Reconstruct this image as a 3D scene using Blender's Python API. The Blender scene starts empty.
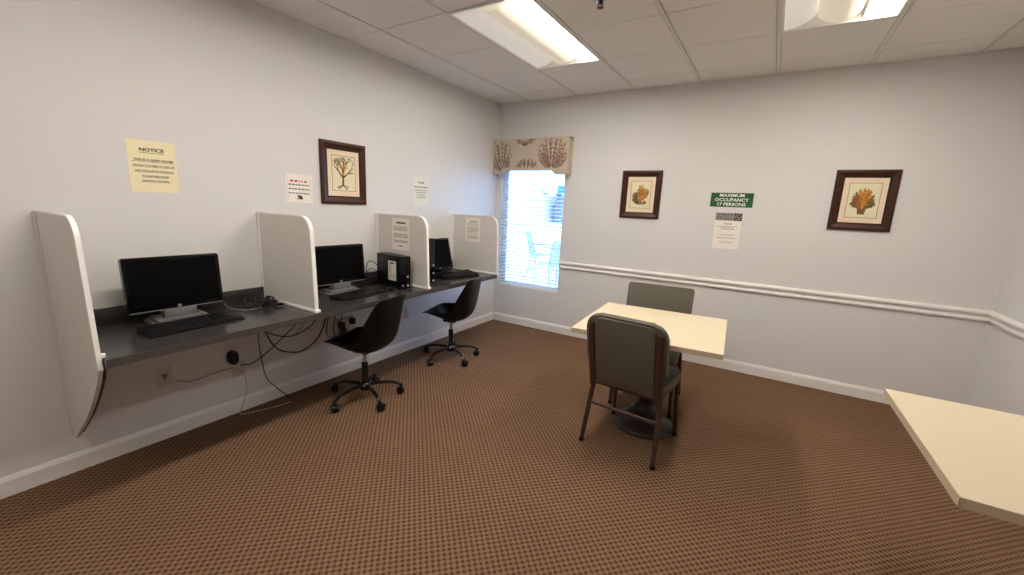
import bpy, bmesh, math, random
from mathutils import Vector, Matrix
random.seed(7)
PI = math.pi
S = bpy.context.scene
COL = S.collection
R = math.radians

# ------------------------------------------------------------------ helpers
def srgb(r, g, b):
    def f(c):
        c /= 255.0
        return c / 12.92 if c <= 0.04045 else ((c + 0.055) / 1.055) ** 2.4
    return (f(r), f(g), f(b), 1.0)

def tag(o, label=None, cat=None, group=None, kind=None):
    if label: o['label'] = label
    if cat: o['category'] = cat
    if group: o['group'] = group
    if kind: o['kind'] = kind
    return o

def thing(name, label, cat, loc=(0, 0, 0), rz=0.0, group=None, rot=None):
    o = bpy.data.objects.new(name, None)
    o.empty_display_size = 0.1
    COL.objects.link(o)
    o.location = loc
    o.rotation_euler = rot if rot else (0, 0, rz)
    return tag(o, label, cat, group)

def obj(name, bm, mats, parent=None, smooth=True, ang=35, label=None):
    me = bpy.data.meshes.new(name)
    bmesh.ops.recalc_face_normals(bm, faces=bm.faces) if not getattr(bm, 'keep', False) and smooth != 'raw' else None
    bm.to_mesh(me); bm.free()
    for m in (mats if isinstance(mats, (list, tuple)) else [mats]):
        me.materials.append(m)
    if smooth:
        for p in me.polygons: p.use_smooth = True
        me.set_sharp_from_angle(angle=R(ang))
    o = bpy.data.objects.new(name, me)
    COL.objects.link(o)
    if parent: o.parent = parent
    if label: o['label'] = label
    return o

def struct(name, bm, mats, parent=None, smooth=False):
    o = obj(name, bm, mats, parent, smooth)
    if not parent: o['kind'] = 'structure'
    return o

def copy_tree(o, parent=None):
    c = o.copy(); COL.objects.link(c)
    c.parent = parent
    for ch in list(o.children):
        copy_tree(ch, c)
    return c

def BM(): return bmesh.new()

def box(bm, x0, x1, y0, y1, z0, z1, mi=0, bev=0.0, seg=2, M=None):
    x0, x1 = min(x0, x1), max(x0, x1); y0, y1 = min(y0, y1), max(y0, y1); z0, z1 = min(z0, z1), max(z0, z1)
    t = bmesh.new()
    v = [t.verts.new((x, y, z)) for x in (x0, x1) for y in (y0, y1) for z in (z0, z1)]
    for f in ((0, 1, 3, 2), (4, 6, 7, 5), (0, 4, 5, 1), (2, 3, 7, 6), (0, 2, 6, 4), (1, 5, 7, 3)):
        t.faces.new([v[i] for i in f])
    if bev > 0:
        bmesh.ops.bevel(t, geom=list(t.edges), offset=bev, segments=seg, profile=0.5, affect='EDGES')
    merge(bm, t, mi, M)

def merge(bm, t, mi=None, M=None):
    if M is not None: bmesh.ops.transform(t, matrix=M, verts=t.verts)
    if mi is not None:
        for f in t.faces: f.material_index = mi
    me = bpy.data.meshes.new('tmp'); t.to_mesh(me); t.free()
    bm.from_mesh(me); bpy.data.meshes.remove(me)

def prism(bm, pts, h0, h1, axis='y', mi=0, mi_side=None, bev=0.0, seg=2, M=None):
    """polygon pts (a,b) extruded along axis; axis y: (x,z), z: (x,y), x: (y,z)"""
    t = bmesh.new()
    def P(a, b, h): return {'y': (a, h, b), 'z': (a, b, h), 'x': (h, a, b)}[axis]
    a = [t.verts.new(P(p[0], p[1], h0)) for p in pts]
    b = [t.verts.new(P(p[0], p[1], h1)) for p in pts]
    n = len(pts)
    f0 = t.faces.new(a); f1 = t.faces.new(b[::-1])
    f0.material_index = f1.material_index = mi
    for i in range(n):
        f = t.faces.new((a[i], b[i], b[(i + 1) % n], a[(i + 1) % n]))
        f.material_index = mi if mi_side is None else mi_side
    if bev > 0:
        ed = list(f0.edges) + list(f1.edges)
        bmesh.ops.bevel(t, geom=ed, offset=bev, segments=seg, profile=0.5, affect='EDGES')
    merge(bm, t, None, M)

def smooth_path(pts, sub=6):
    P = [Vector(p) for p in pts]
    if len(P) < 3: return P
    out = []
    for i in range(len(P) - 1):
        p0 = P[i - 1] if i else P[0] * 2 - P[1]
        p1, p2 = P[i], P[i + 1]
        p3 = P[i + 2] if i + 2 < len(P) else P[-1] * 2 - P[-2]
        for k in range(sub):
            t = k / sub
            out.append(0.5 * ((2 * p1) + (p2 - p0) * t + (2 * p0 - 5 * p1 + 4 * p2 - p3) * t * t + (3 * p1 - p0 - 3 * p2 + p3) * t ** 3))
    out.append(P[-1])
    return out

def tube(bm, pts, r, seg=8, mi=0, sub=0, flat=1.0, flat_axis=None, M=None):
    P = smooth_path(pts, sub) if sub else [Vector(p) for p in pts]
    n = len(P)
    rad = r if callable(r) else (lambda t: r)
    t = bmesh.new()
    d = (P[1] - P[0]).normalized()
    up = Vector((0, 0, 1)) if abs(d.z) < 0.9 else Vector((0, 1, 0))
    if flat_axis: up = Vector(flat_axis)
    nx = d.cross(up).normalized()
    rings = []
    for i in range(n):
        if i == 0: d = (P[1] - P[0])
        elif i == n - 1: d = (P[-1] - P[-2])
        else: d = (P[i + 1] - P[i - 1])
        if d.length < 1e-9: d = Vector((0, 0, 1))
        d.normalize()
        nx = (nx - d * nx.dot(d)).normalized()
        ny = d.cross(nx)
        rr = rad(i / (n - 1))
        rings.append([t.verts.new(P[i] + nx * (rr * math.cos(2 * PI * k / seg)) + ny * (rr * flat * math.sin(2 * PI * k / seg))) for k in range(seg)])
    for i in range(n - 1):
        for k in range(seg):
            t.faces.new((rings[i][k], rings[i][(k + 1) % seg], rings[i + 1][(k + 1) % seg], rings[i + 1][k]))
    t.faces.new(rings[0][::-1]); t.faces.new(rings[-1])
    merge(bm, t, mi, M)

def lathe(bm, prof, seg=24, mi=0, M=None):
    t = bmesh.new()
    rings = []
    for (r, z) in prof:
        if r < 1e-5: rings.append([t.verts.new((0, 0, z))])
        else: rings.append([t.verts.new((r * math.cos(2 * PI * k / seg), r * math.sin(2 * PI * k / seg), z)) for k in range(seg)])
    for a, b in zip(rings, rings[1:]):
        for k in range(seg):
            k2 = (k + 1) % seg
            if len(a) == 1 and len(b) == 1: continue
            if len(a) == 1: t.faces.new((a[0], b[k], b[k2]))
            elif len(b) == 1: t.faces.new((a[k], b[0], a[k2]))
            else: t.faces.new((a[k], b[k], b[k2], a[k2]))
    if len(rings[0]) > 1: t.faces.new(rings[0][::-1])
    if len(rings[-1]) > 1: t.faces.new(rings[-1])
    merge(bm, t, mi, M)

def rrect(x0, x1, y0, y1, r, n=5):
    """rounded rectangle outline; r a number or (bl, br, tr, tl)"""
    rs = r if isinstance(r, (tuple, list)) else (r,) * 4
    out = []
    for (cx, cy, a0, rr) in ((x0 + rs[0], y0 + rs[0], 180, rs[0]), (x1 - rs[1], y0 + rs[1], 270, rs[1]), (x1 - rs[2], y1 - rs[2], 0, rs[2]), (x0 + rs[3], y1 - rs[3], 90, rs[3])):
        if rr < 1e-6: out.append((cx, cy)); continue
        for k in range(n + 1):
            a = R(a0 + 90 * k / n)
            out.append((cx + rr * math.cos(a), cy + rr * math.sin(a)))
    return out

def text_into(bm, body, x, y, size, z=0.0, mi=0, bold=0.0, align='CENTER', sx=1.0, depth=0.0003):
    cu = bpy.data.curves.new('t', 'FONT')
    cu.body = body; cu.size = size; cu.align_x = align; cu.align_y = 'CENTER'
    cu.offset = bold; cu.extrude = depth; cu.resolution_u = 3
    o = bpy.data.objects.new('t', cu); COL.objects.link(o)
    me = o.to_mesh()
    t = bmesh.new(); t.from_mesh(me)
    o.to_mesh_clear()
    bpy.data.objects.remove(o); bpy.data.curves.remove(cu)
    merge(bm, t, mi, Matrix.Translation((x, y, z)) @ Matrix.Diagonal((sx, 1, 1, 1)))

def flat(bm, pts, z, mi=0):
    f = bm.faces.new([bm.verts.new((p[0], p[1], z)) for p in pts]); f.material_index = mi
    return f

def bar(bm, x0, x1, y, h, z, mi=0):
    box(bm, x0, x1, y - h / 2, y + h / 2, z - 0.0003, z + 0.0003, mi)

def wordbars(bm, x0, x1, y, h, z, mi=0, rnd=random):
    """an illegible line of small print: dark dashes grouped as words"""
    x = x0
    while x < x1 - 0.004:
        w = rnd.uniform(0.008, 0.024)
        w = min(w, x1 - x)
        bar(bm, x, x + w, y, h, z, mi)
        x += w + h * 0.8

# ------------------------------------------------------------------ materials
def mat(name, col, rough=0.5, metal=0.0, noise=0.0, nscale=40.0, bump=0.0, bscale=200.0, spec=0.5, coat=0.0, col2=None, emis=None, es=0.0):
    m = bpy.data.materials.new(name); m.use_nodes = True
    nt = m.node_tree; b = nt.nodes['Principled BSDF']
    b.inputs['Roughness'].default_value = rough
    b.inputs['Metallic'].default_value = metal
    b.inputs['Specular IOR Level'].default_value = spec
    b.inputs['Coat Weight'].default_value = coat
    b.inputs['Base Color'].default_value = col
    tc = nt.nodes.new('ShaderNodeTexCoord')
    if noise > 0 or col2:
        n = nt.nodes.new('ShaderNodeTexNoise'); n.inputs['Scale'].default_value = nscale; n.inputs['Detail'].default_value = 4
        nt.links.new(tc.outputs['Object'], n.inputs['Vector'])
        mx = nt.nodes.new('ShaderNodeMix'); mx.data_type = 'RGBA'
        mx.inputs[6].default_value = tuple(c * (1 - noise) for c in col[:3]) + (1,)
        mx.inputs[7].default_value = col2 if col2 else tuple(min(1, c * (1 + noise)) for c in col[:3]) + (1,)
        nt.links.new(n.outputs['Fac'], mx.inputs[0])
        nt.links.new(mx.outputs[2], b.inputs['Base Color'])
    if bump > 0:
        n2 = nt.nodes.new('ShaderNodeTexNoise'); n2.inputs['Scale'].default_value = bscale; n2.inputs['Detail'].default_value = 3
        nt.links.new(tc.outputs['Object'], n2.inputs['Vector'])
        bp = nt.nodes.new('ShaderNodeBump'); bp.inputs['Strength'].default_value = bump; bp.inputs['Distance'].default_value = 0.002
        nt.links.new(n2.outputs['Fac'], bp.inputs['Height'])
        nt.links.new(bp.outputs['Normal'], b.inputs['Normal'])
    if emis:
        b.inputs['Emission Color'].default_value = emis
        b.inputs['Emission Strength'].default_value = es
    return m

def carpet_mat():
    m = bpy.data.materials.new('brown_woven_carpet'); m.use_nodes = True
    nt = m.node_tree; b = nt.nodes['Principled BSDF']; L = nt.links
    b.inputs['Roughness'].default_value = 0.95; b.inputs['Specular IOR Level'].default_value = 0.15
    tc = nt.nodes.new('ShaderNodeTexCoord')
    sep = nt.nodes.new('ShaderNodeSeparateXYZ'); L.new(tc.outputs['Object'], sep.inputs[0])
    def math_(op, a, bv):
        n = nt.nodes.new('ShaderNodeMath'); n.operation = op
        for i, v in enumerate((a, bv)):
            if v is None: continue
            if isinstance(v, (int, float)): n.inputs[i].default_value = v
            else: L.new(v, n.inputs[i])
        return n.outputs[0]
    P = CARPET_PITCH
    sx = math_('SINE', math_('MULTIPLY', sep.outputs['X'], 2 * PI / P), None)
    sy = math_('SINE', math_('MULTIPLY', sep.outputs['Y'], 2 * PI / P), None)
    pr = math_('MULTIPLY', sx, sy)
    no = nt.nodes.new('ShaderNodeTexNoise'); no.inputs['Scale'].default_value = 150; no.inputs['Detail'].default_value = 2
    L.new(tc.outputs['Object'], no.inputs['Vector'])
    no2 = nt.nodes.new('ShaderNodeTexNoise'); no2.inputs['Scale'].default_value = 2.0; no2.inputs['Detail'].default_value = 3
    L.new(tc.outputs['Object'], no2.inputs['Vector'])
    val = math_('ADD', math_('MULTIPLY', pr, 0.42), math_('MULTIPLY', no.outputs['Fac'], 0.7))
    val = math_('ADD', val, 0.12)
    cr = nt.nodes.new('ShaderNodeValToRGB')
    cr.color_ramp.elements[0].position = 0.12; cr.color_ramp.elements[0].color = srgb(*CARPET_DARK)
    cr.color_ramp.elements[1].position = 0.62; cr.color_ramp.elements[1].color = srgb(*CARPET_LIGHT)
    L.new(val, cr.inputs['Fac'])
    mx = nt.nodes.new('ShaderNodeMix'); mx.data_type = 'RGBA'; mx.blend_type = 'MULTIPLY'
    mx.inputs[0].default_value = 1.0
    cr2 = nt.nodes.new('ShaderNodeValToRGB')
    cr2.color_ramp.elements[0].position = 0.3; cr2.color_ramp.elements[0].color = (0.9, 0.88, 0.86, 1)
    cr2.color_ramp.elements[1].position = 0.7; cr2.color_ramp.elements[1].color = (1, 1, 1, 1)
    L.new(no2.outputs['Fac'], cr2.inputs['Fac'])
    L.new(cr.outputs['Color'], mx.inputs[6]); L.new(cr2.outputs['Color'], mx.inputs[7])
    L.new(mx.outputs[2], b.inputs['Base Color'])
    bp = nt.nodes.new('ShaderNodeBump'); bp.inputs['Strength'].default_value = 0.5; bp.inputs['Distance'].default_value = 0.004
    L.new(val, bp.inputs['Height']); L.new(bp.outputs['Normal'], b.inputs['Normal'])
    return m

def glass_mat():
    m = bpy.data.materials.new('window_glass'); m.use_nodes = True
    nt = m.node_tree; nt.nodes.clear()
    out = nt.nodes.new('ShaderNodeOutputMaterial')
    tr = nt.nodes.new('ShaderNodeBsdfTransparent'); tr.inputs['Color'].default_value = (0.93, 0.97, 1.0, 1)
    gl = nt.nodes.new('ShaderNodeBsdfGlossy'); gl.inputs['Roughness'].default_value = 0.02
    fr = nt.nodes.new('ShaderNodeFresnel'); fr.inputs['IOR'].default_value = 1.45
    mx = nt.nodes.new('ShaderNodeMixShader')
    nt.links.new(fr.outputs[0], mx.inputs[0]); nt.links.new(tr.outputs[0], mx.inputs[1]); nt.links.new(gl.outputs[0], mx.inputs[2])
    nt.links.new(mx.outputs[0], out.inputs['Surface'])
    return m

# tunables ---------------------------------------------------------
CARPET_PITCH = 0.035
CARPET_DARK = (68, 48, 35)
CARPET_LIGHT = (130, 101, 77)
LAMP = 52.0            # bright side of each ceiling light
SKY = 13.0
SUN = 2.5
EXPO = 0.0
WARM = (1.0, 0.93, 0.84, 1)

M_wall = mat('painted_wall', srgb(217, 215, 213), 0.55, bump=0.12, bscale=260, spec=0.3)
M_white = mat('white_trim_paint', srgb(232, 229, 226), 0.35)
M_ceil = mat('ceiling_tile', srgb(236, 233, 228), 0.9, noise=0.06, nscale=120, bump=0.35, bscale=140, spec=0.1)
M_grid = mat('ceiling_grid_metal', srgb(224, 220, 214), 0.5)
M_carpet = carpet_mat()
M_plaster = mat('hidden_plaster', srgb(200, 200, 200), 0.8)
M_desk = mat('charcoal_laminate', srgb(54, 52, 52), 0.22, noise=0.12, nscale=90, bump=0.05, bscale=80, spec=0.55)
M_edge = mat('grey_brown_laminate_edge', srgb(70, 65, 62), 0.35)
M_bracket = mat('dark_brown_board', srgb(60, 46, 40), 0.6)
M_div = mat('grey_laminate', srgb(212, 207, 201), 0.5, noise=0.02, nscale=60)
M_wtrim = mat('white_plastic_trim', srgb(238, 235, 232), 0.35)
M_blk = mat('black_plastic', srgb(9, 9, 10), 0.4, spec=0.25)
M_blk2 = mat('satin_black_shell', srgb(9, 8, 8), 0.42, spec=0.2)
M_gloss = mat('glossy_black_bezel', srgb(5, 5, 6), 0.12, spec=0.3)
M_screen = mat('dark_screen', srgb(3, 3, 4), 0.25, spec=0.1)
M_key = mat('black_keys', srgb(22, 22, 23), 0.38, spec=0.4)
M_silver = mat('grey_plastic', srgb(104, 103, 102), 0.42)
M_lightgrey = mat('pale_grey_mark', srgb(190, 190, 192), 0.4)
M_chrome = mat('chrome_steel', srgb(200, 198, 195), 0.18, metal=1.0)
M_blkmetal = mat('black_enamel_metal', srgb(24, 21, 21), 0.22)
M_cream = mat('cream_laminate', srgb(218, 203, 174), 0.32, noise=0.015, nscale=20)
M_creamedge = mat('cream_laminate_edge', srgb(206, 186, 158), 0.4)
M_bronze = mat('dark_bronze_metal', srgb(78, 57, 48), 0.32, metal=0.35)
M_vinyl = mat('taupe_vinyl', srgb(88, 82, 69), 0.55, noise=0.10, nscale=26, bump=0.25, bscale=320)
M_iron = mat('bronze_cast_iron', srgb(42, 29, 23), 0.42, spec=0.3)
M_frame = mat('walnut_frame', srgb(74, 40, 22), 0.42, col2=srgb(46, 23, 13), nscale=14, spec=0.25)
M_frame2 = mat('walnut_frame_lip', srgb(40, 20, 12), 0.4, spec=0.3)
M_mat = mat('pink_mount_board', srgb(233, 210, 184), 0.8)
M_print = mat('cream_art_paper', srgb(226, 219, 184), 0.8, noise=0.06, nscale=30)
M_line = mat('dark_olive_line', srgb(70, 60, 36), 0.8)
M_coralbrown = mat('brown_coral_ink', srgb(104, 72, 32), 0.8)
M_coralgold = mat('gold_coral_ink', srgb(206, 142, 48), 0.8, noise=0.25, nscale=60)
M_coralolive = mat('olive_coral_ink', srgb(132, 108, 52), 0.8, noise=0.25, nscale=60)
M_coralred = mat('rust_coral_ink', srgb(176, 92, 46), 0.8)
M_paper = mat('white_paper', srgb(236, 230, 222), 0.7)
M_yellow = mat('yellow_paper', srgb(240, 229, 190), 0.7)
M_pale = mat('pale_yellow_paper', srgb(224, 222, 206), 0.7)
M_ink = mat('black_ink', srgb(44, 38, 32), 0.8)
M_greyink = mat('grey_ink', srgb(120, 114, 106), 0.8)
M_redink = mat('red_ink', srgb(190, 70, 74), 0.8)
M_pinkink = mat('faded_red_ink', srgb(188, 142, 142), 0.8)
M_green = mat('green_sign_plastic', srgb(20, 84, 42), 0.4)
M_greyband = mat('grey_print_band', srgb(150, 145, 138), 0.7)
M_signwhite = mat('white_sign_letters', srgb(245, 245, 240), 0.5)
M_outlet = mat('beige_wall_plate', srgb(206, 197, 182), 0.45)
M_slot = mat('dark_slots', srgb(40, 36, 34), 0.6)
M_wire = mat('black_cable', srgb(22, 20, 20), 0.45)
M_wirew = mat('pale_cable', srgb(190, 178, 164), 0.5)
M_wiret = mat('taupe_cable', srgb(120, 108, 98), 0.5)
M_valance = mat('linen_valance_fabric', srgb(196, 182, 162), 0.9, noise=0.05, nscale=200)
M_valcoral = mat('red_brown_coral_print', srgb(126, 88, 72), 0.9)
M_valcoral2 = mat('grey_brown_coral_print', srgb(122, 98, 82), 0.9)
M_slat = mat('white_blind_slat', srgb(236, 238, 242), 0.4)
M_cord = mat('white_cord', srgb(215, 215, 218), 0.8)
M_vinylw = mat('white_window_vinyl', srgb(235, 236, 238), 0.4)
M_lamp = mat('lit_light_lens', (1, 1, 1, 1), 0.5, emis=WARM, es=LAMP)
M_fillnear = mat('added_fill_lens_near', (1, 1, 1, 1), 0.5, emis=WARM, es=LAMP * 1.0)  # lens of the added light over the near desk end
M_fillrear = mat('added_fill_lens_rear', (1, 1, 1, 1), 0.5, emis=WARM, es=LAMP * 0.5)  # weaker lens of the added fill behind the camera
M_reflectorglow = mat('reflector_painted_glow', (0.8, 0.78, 0.74, 1), 0.5, emis=(1, 0.95, 0.86, 1), es=0.32)  # weak emission stands in for lamp light falling on the reflector
M_basket = mat('perforated_basket_painted_glow', (0.7, 0.66, 0.58, 1), 0.6, emis=(1.0, 0.88, 0.66, 1), es=0.38)  # glow of the lamps inside is painted in as weak warm emission
M_fixture = mat('white_fixture_enamel', srgb(238, 236, 232), 0.4)
M_brass = mat('dark_brass', srgb(84, 62, 40), 0.35, metal=0.7)
M_glass = glass_mat()
M_stucco = mat('white_stucco', srgb(206, 206, 204), 0.9, bump=0.3, bscale=60)
M_bluewall = mat('blue_grey_siding', srgb(104, 116, 150), 0.8, noise=0.05, nscale=6)
M_patio = mat('pale_concrete', srgb(186, 182, 176), 0.9, noise=0.06, nscale=5)
M_canopyblue = mat('blue_canvas', srgb(24, 92, 150), 0.8)
M_canopywhite = mat('white_canvas', srgb(240, 240, 240), 0.8)
M_teal = mat('teal_painted_metal', srgb(70, 110, 120), 0.5)
M_alu = mat('grey_aluminium', srgb(96, 102, 110), 0.4, metal=0.4)
M_mesh = mat('pale_blue_sling', srgb(128, 144, 160), 0.8)

# ------------------------------------------------------------------ room shell
H = 2.672; W = 4.436; YR = -6.3; T = 0.15; TOP = H + 0.3
TI = 0.6096; X0 = 1.6153; YL = -0.9337
wx0, wx1, wz0, wz1 = 0.061, 0.915, 0.484, 1.99

b = BM(); box(b, -T, W + T, YR - T, T, -0.1, 0); struct('floor', b, M_carpet)
b = BM(); box(b, -T, 0, YR - T, T, 0, TOP); struct('wall_left', b, M_wall)
b = BM(); box(b, W, W + T, YR - T, T, 0, TOP); struct('wall_right', b, M_wall)
b = BM(); box(b, 0, W, YR - T, YR, 0, TOP); struct('wall_rear', b, M_wall)
b = BM()
box(b, 0, wx0, 0, T, 0, TOP); box(b, wx1, W, 0, T, 0, TOP)
box(b, wx0, wx1, 0, T, 0, wz0); box(b, wx0, wx1, 0, T, wz1, TOP)
bmesh.ops.remove_doubles(b, verts=b.verts, dist=1e-5)
struct('wall_back', b, M_wall)

# ceiling: lay-in tiles in a two-foot grid, holes where the lights sit
LIGHTS = [(X0 - TI, X0), (X0 + 2 * TI, X0 + 3 * TI)]
LIGHTY = (YL - 2 * TI, YL)
FILLY2 = (YL - 5 * TI, YL - 3 * TI)
FILLY3 = (YL - 8 * TI, YL - 6 * TI)
xs = [0.0] + [X0 + k * TI for k in range(-2, 6) if 0.02 < X0 + k * TI < W - 0.02] + [W]
ys = [YR] + [YL + k * TI for k in range(-9, 3) if YR + 0.02 < YL + k * TI < -0.02] + [0.0]
def in_light(x, y):
    return (any(a < x < c for a, c in LIGHTS) and LIGHTY[0] < y < LIGHTY[1]) or (LIGHTS[0][0] < x < LIGHTS[0][1] and (FILLY2[0] < y < FILLY2[1] or FILLY3[0] < y < FILLY3[1]))
b = BM()
g = 0.0045
for i in range(len(xs) - 1):
    for j in range(len(ys) - 1):
        if in_light((xs[i] + xs[i + 1]) / 2, (ys[j] + ys[j + 1]) / 2): continue
        xa, xb, ya, yb = xs[i], xs[i + 1], ys[j], ys[j + 1]
        jz = random.uniform(-0.001, 0.001)
        box(b, xa + 0.0165, xb - 0.0165, ya + 0.0035, yb - 0.0035, H + 0.003 + jz, H + 0.016)
box(b, 0, W, YR, FILLY3[0], H + 0.017, H + 0.02); box(b, 0, W, FILLY3[1], FILLY2[0], H + 0.017, H + 0.02); box(b, 0, W, FILLY2[1], LIGHTY[0], H + 0.017, H + 0.02); box(b, 0, W, LIGHTY[1], 0, H + 0.017, H + 0.02)
for (ya, yb) in (FILLY3, FILLY2, LIGHTY):
    for (xa, xb) in ((0, LIGHTS[0][0]), (LIGHTS[0][1], LIGHTS[1][0]), (LIGHTS[1][1], W)): box(b, xa, xb, ya, yb, H + 0.017, H + 0.02)
box(b, -T, W + T, YR - T, T, TOP, TOP + 0.1)
struct('ceiling', b, M_ceil)
b = BM()
for x in xs[1:-1]:
    for j in range(len(ys) - 1):
        ym = (ys[j] + ys[j + 1]) / 2
        box(b, x - 0.012, x + 0.012, ys[j], ys[j + 1], H - 0.001, H + 0.003)
for y in ys[1:-1]:
    for i in range(len(xs) - 1):
        if in_light((xs[i] + xs[i + 1]) / 2, y): continue
        box(b, xs[i], xs[i + 1], y - 0.002, y + 0.002, H + 0.008, H + 0.012)
for (xa, xb, ya, yb) in ((0, 0.02, YR, 0), (W - 0.02, W, YR, 0), (0, W, -0.02, 0), (0, W, YR, YR + 0.02)):
    box(b, xa, xb, ya, yb, H - 0.001, H + 0.003)
struct('trim_1', b, M_grid)

# baseboards and chair rail
def base_prof(d, h): return [(0, 0), (d, 0), (d, h - 0.022), (d * 0.75, h - 0.012), (d * 0.45, h), (0, h)]
b = BM(); prism(b, base_prof(0.016, 0.1), YR, 0, 'y'); struct('baseboard_left', b, M_white)
b = BM(); prism(b, [(-p[0], p[1]) for p in base_prof(0.016, 0.1)], 0, W, 'x'); struct('baseboard_back', b, M_white)
b = BM(); prism(b, [(W - p[0], p[1]) for p in base_prof(0.016, 0.1)], YR, 0, 'y'); struct('baseboard_right', b, M_white)
rail = [(0, 0.0), (0.012, 0.0), (0.02, 0.006), (0.022, 0.018), (0.013, 0.026), (0.013, 0.042), (0.02, 0.047), (0.03, 0.058), (0.03, 0.07), (0.02, 0.078), (0.008, 0.084), (0, 0.084)]
RZ = 0.787
b = BM(); prism(b, [(-p[0], RZ + p[1]) for p in rail], wx1 + 0.012, W, 'x'); struct('trim_2', b, M_white)
b = BM(); prism(b, [(W - p[0], RZ + p[1]) for p in rail], YR, 0, 'y'); struct('trim_3', b, M_white)

# window: vinyl frame, meeting rail, glass, sill
b = BM()
fy0, fy1 = 0.085, 0.135
box(b, wx0, wx0 + 0.045, fy0, fy1, wz0, wz1); box(b, wx1 - 0.045, wx1, fy0, fy1, wz0, wz1)
box(b, wx0, wx1, fy0, fy1, wz0, wz0 + 0.05); box(b, wx0, wx1, fy0, fy1, wz1 - 0.05, wz1)
box(b, wx0, wx1, fy0 + 0.02, fy1 - 0.01, 1.245, 1.262)
win = struct('window_1', b, M_vinylw)
b = BM(); box(b, wx0 + 0.04, wx1 - 0.04, 0.108, 0.112, wz0 + 0.045, wz1 - 0.045); struct('window_pane', b, M_glass, win)
b = BM(); box(b, wx0 + 0.002, wx1 - 0.002, 0.002, 0.085, wz0, wz0 + 0.008); struct('window_sill', b, M_vinylw, win)

# ------------------------------------------------------------------ window blind and valance
bl = thing('window_blind', 'white slatted blind with open slats filling the window', 'blind', ((wx0 + wx1) / 2, 0.04, wz0))
hw = (wx1 - wx0) / 2 - 0.008
b = BM()
z = 0.055; n = 0
while z < wz1 - wz0 - 0.06:
    sl = 0.0018
    prof = [(-0.025, -0.003), (-0.012, 0.0008), (0, 0.002), (0.012, 0.0008), (0.025, -0.003)]
    tilt = R(7)
    pts = []
    for (py, pz) in prof: pts.append((py * math.cos(tilt) - pz * math.sin(tilt), z + py * math.sin(tilt) + pz * math.cos(tilt)))
    pts += [(p[0], p[1] - 0.0026) for p in reversed(pts)]
    prism(b, pts, -hw, hw, 'x')
    z += 0.0425
obj('slats', b, M_slat, bl)
b = BM(); box(b, -hw, hw, -0.026, 0.026, 0.008, 0.03, bev=0.003); obj('bottom_rail', b, M_slat, bl)
b = BM(); box(b, -hw, hw, -0.028, 0.028, wz1 - wz0 - 0.055, wz1 - wz0, bev=0.002); obj('headrail', b, M_slat, bl)
for xx in (-hw * 0.72, 0.0, hw * 0.72):
    b = BM()
    tube(b, [(xx, -0.027, 0.02), (xx, -0.027, wz1 - wz0 - 0.03)], 0.0012, 6); tube(b, [(xx, 0.027, 0.02), (xx, 0.027, wz1 - wz0 - 0.03)], 0.0012, 6)
    obj('ladder_cord', b, M_cord, bl)
b = BM(); tube(b, [(-hw + 0.035, -0.034, 0.52), (-hw + 0.035, -0.034, wz1 - wz0 - 0.04)], 0.004, 8); obj('tilt_wand', b, M_cord, bl)

# coral drawing: tapered branching strips in the local xy plane
def strip(bm, p, q, w0, w1, z, mi):
    d = (q - p)
    if d.length < 1e-6: return
    nrm = Vector((-d.y, d.x)).normalized()
    flat(bm, [p + nrm * w0, p - nrm * w0, q - nrm * w1, q + nrm * w1], z, mi)

def clipseg(p, q, clip):
    x0, x1, y0, y1 = clip
    return x0 < q.x < x1 and y0 < q.y < y1 and x0 < p.x < x1 and y0 < p.y < y1

def coral(bm, root, ang, length, w, depth, z, mis, clip, rnd, spread=0.5, ratio=0.78, limit=None):
    d = Vector((math.cos(ang), math.sin(ang)))
    p = Vector(root); nseg = 2
    for s in range(nseg):
        ang += rnd.uniform(-0.18, 0.18)
        q = p + Vector((math.cos(ang), math.sin(ang))) * (length / nseg)
        if not clipseg(p, q, clip) or (limit and not limit(q)): return
        strip(bm, p, q, w, w * 0.88, z + 0.00002 * rnd.randint(0, 9), mis[rnd.randrange(len(mis))])
        p = q; w *= 0.9
    if depth == 0:
        flat(bm, [p + Vector((math.cos(a * PI / 3), math.sin(a * PI / 3))) * w * 1.35 for a in range(6)], z, mis[0])
        return
    k = 3 if rnd.random() < 0.35 else 2
    for i in range(k):
        a = ang + spread * ((i - (k - 1) / 2) * (1.6 if k == 2 else 1.0)) + rnd.uniform(-0.18, 0.18)
        coral(bm, p, a, length * ratio * rnd.uniform(0.8, 1.1), w * 0.8, depth - 1, z, mis, clip, rnd, spread, ratio, limit)

vx0, vx1, vz0, vz1, vy = 0.006, 0.988, 1.845, 2.243, 0.115
va = thing('window_valance', 'beige upholstered valance with red-brown coral print above the blind', 'valance', ((vx0 + vx1) / 2, 0, vz0))
hw2 = (vx1 - vx0) / 2; vh = vz1 - vz0
notch = [(-hw2, 0), (-hw2 + 0.13, 0)] + [(-hw2 + 0.13 + 0.06 * math.sin(R(a)), 0.05 - 0.05 * math.cos(R(a))) for a in (30, 60, 90)]
notch += [(-p[0], p[1]) for p in reversed(notch)]
outline = notch + [(hw2, vh), (-hw2, vh)]
b = BM(); prism(b, outline, -vy, -vy + 0.02, 'y', bev=0.005)
obj('front_board', b, M_valance, va)
b = BM(); box(b, -hw2, -hw2 + 0.018, -vy + 0.02, -0.001, 0, vh); obj('side_return', b, M_valance, va)
b = BM(); box(b, hw2 - 0.018, hw2, -vy + 0.02, -0.001, 0, vh); obj('side_return', b, M_valance, va)
b = BM(); box(b, -hw2, hw2, -vy + 0.02, -0.001, vh - 0.018, vh); obj('top_board', b, M_valance, va)
b = BM(); rnd = random.Random(5)
clipv = (-hw2 + 0.012, hw2 - 0.012, 0.008, vh - 0.008)
def vlim(q):
    return q.y > 0.062 or abs(q.x) > hw2 - 0.13
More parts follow.
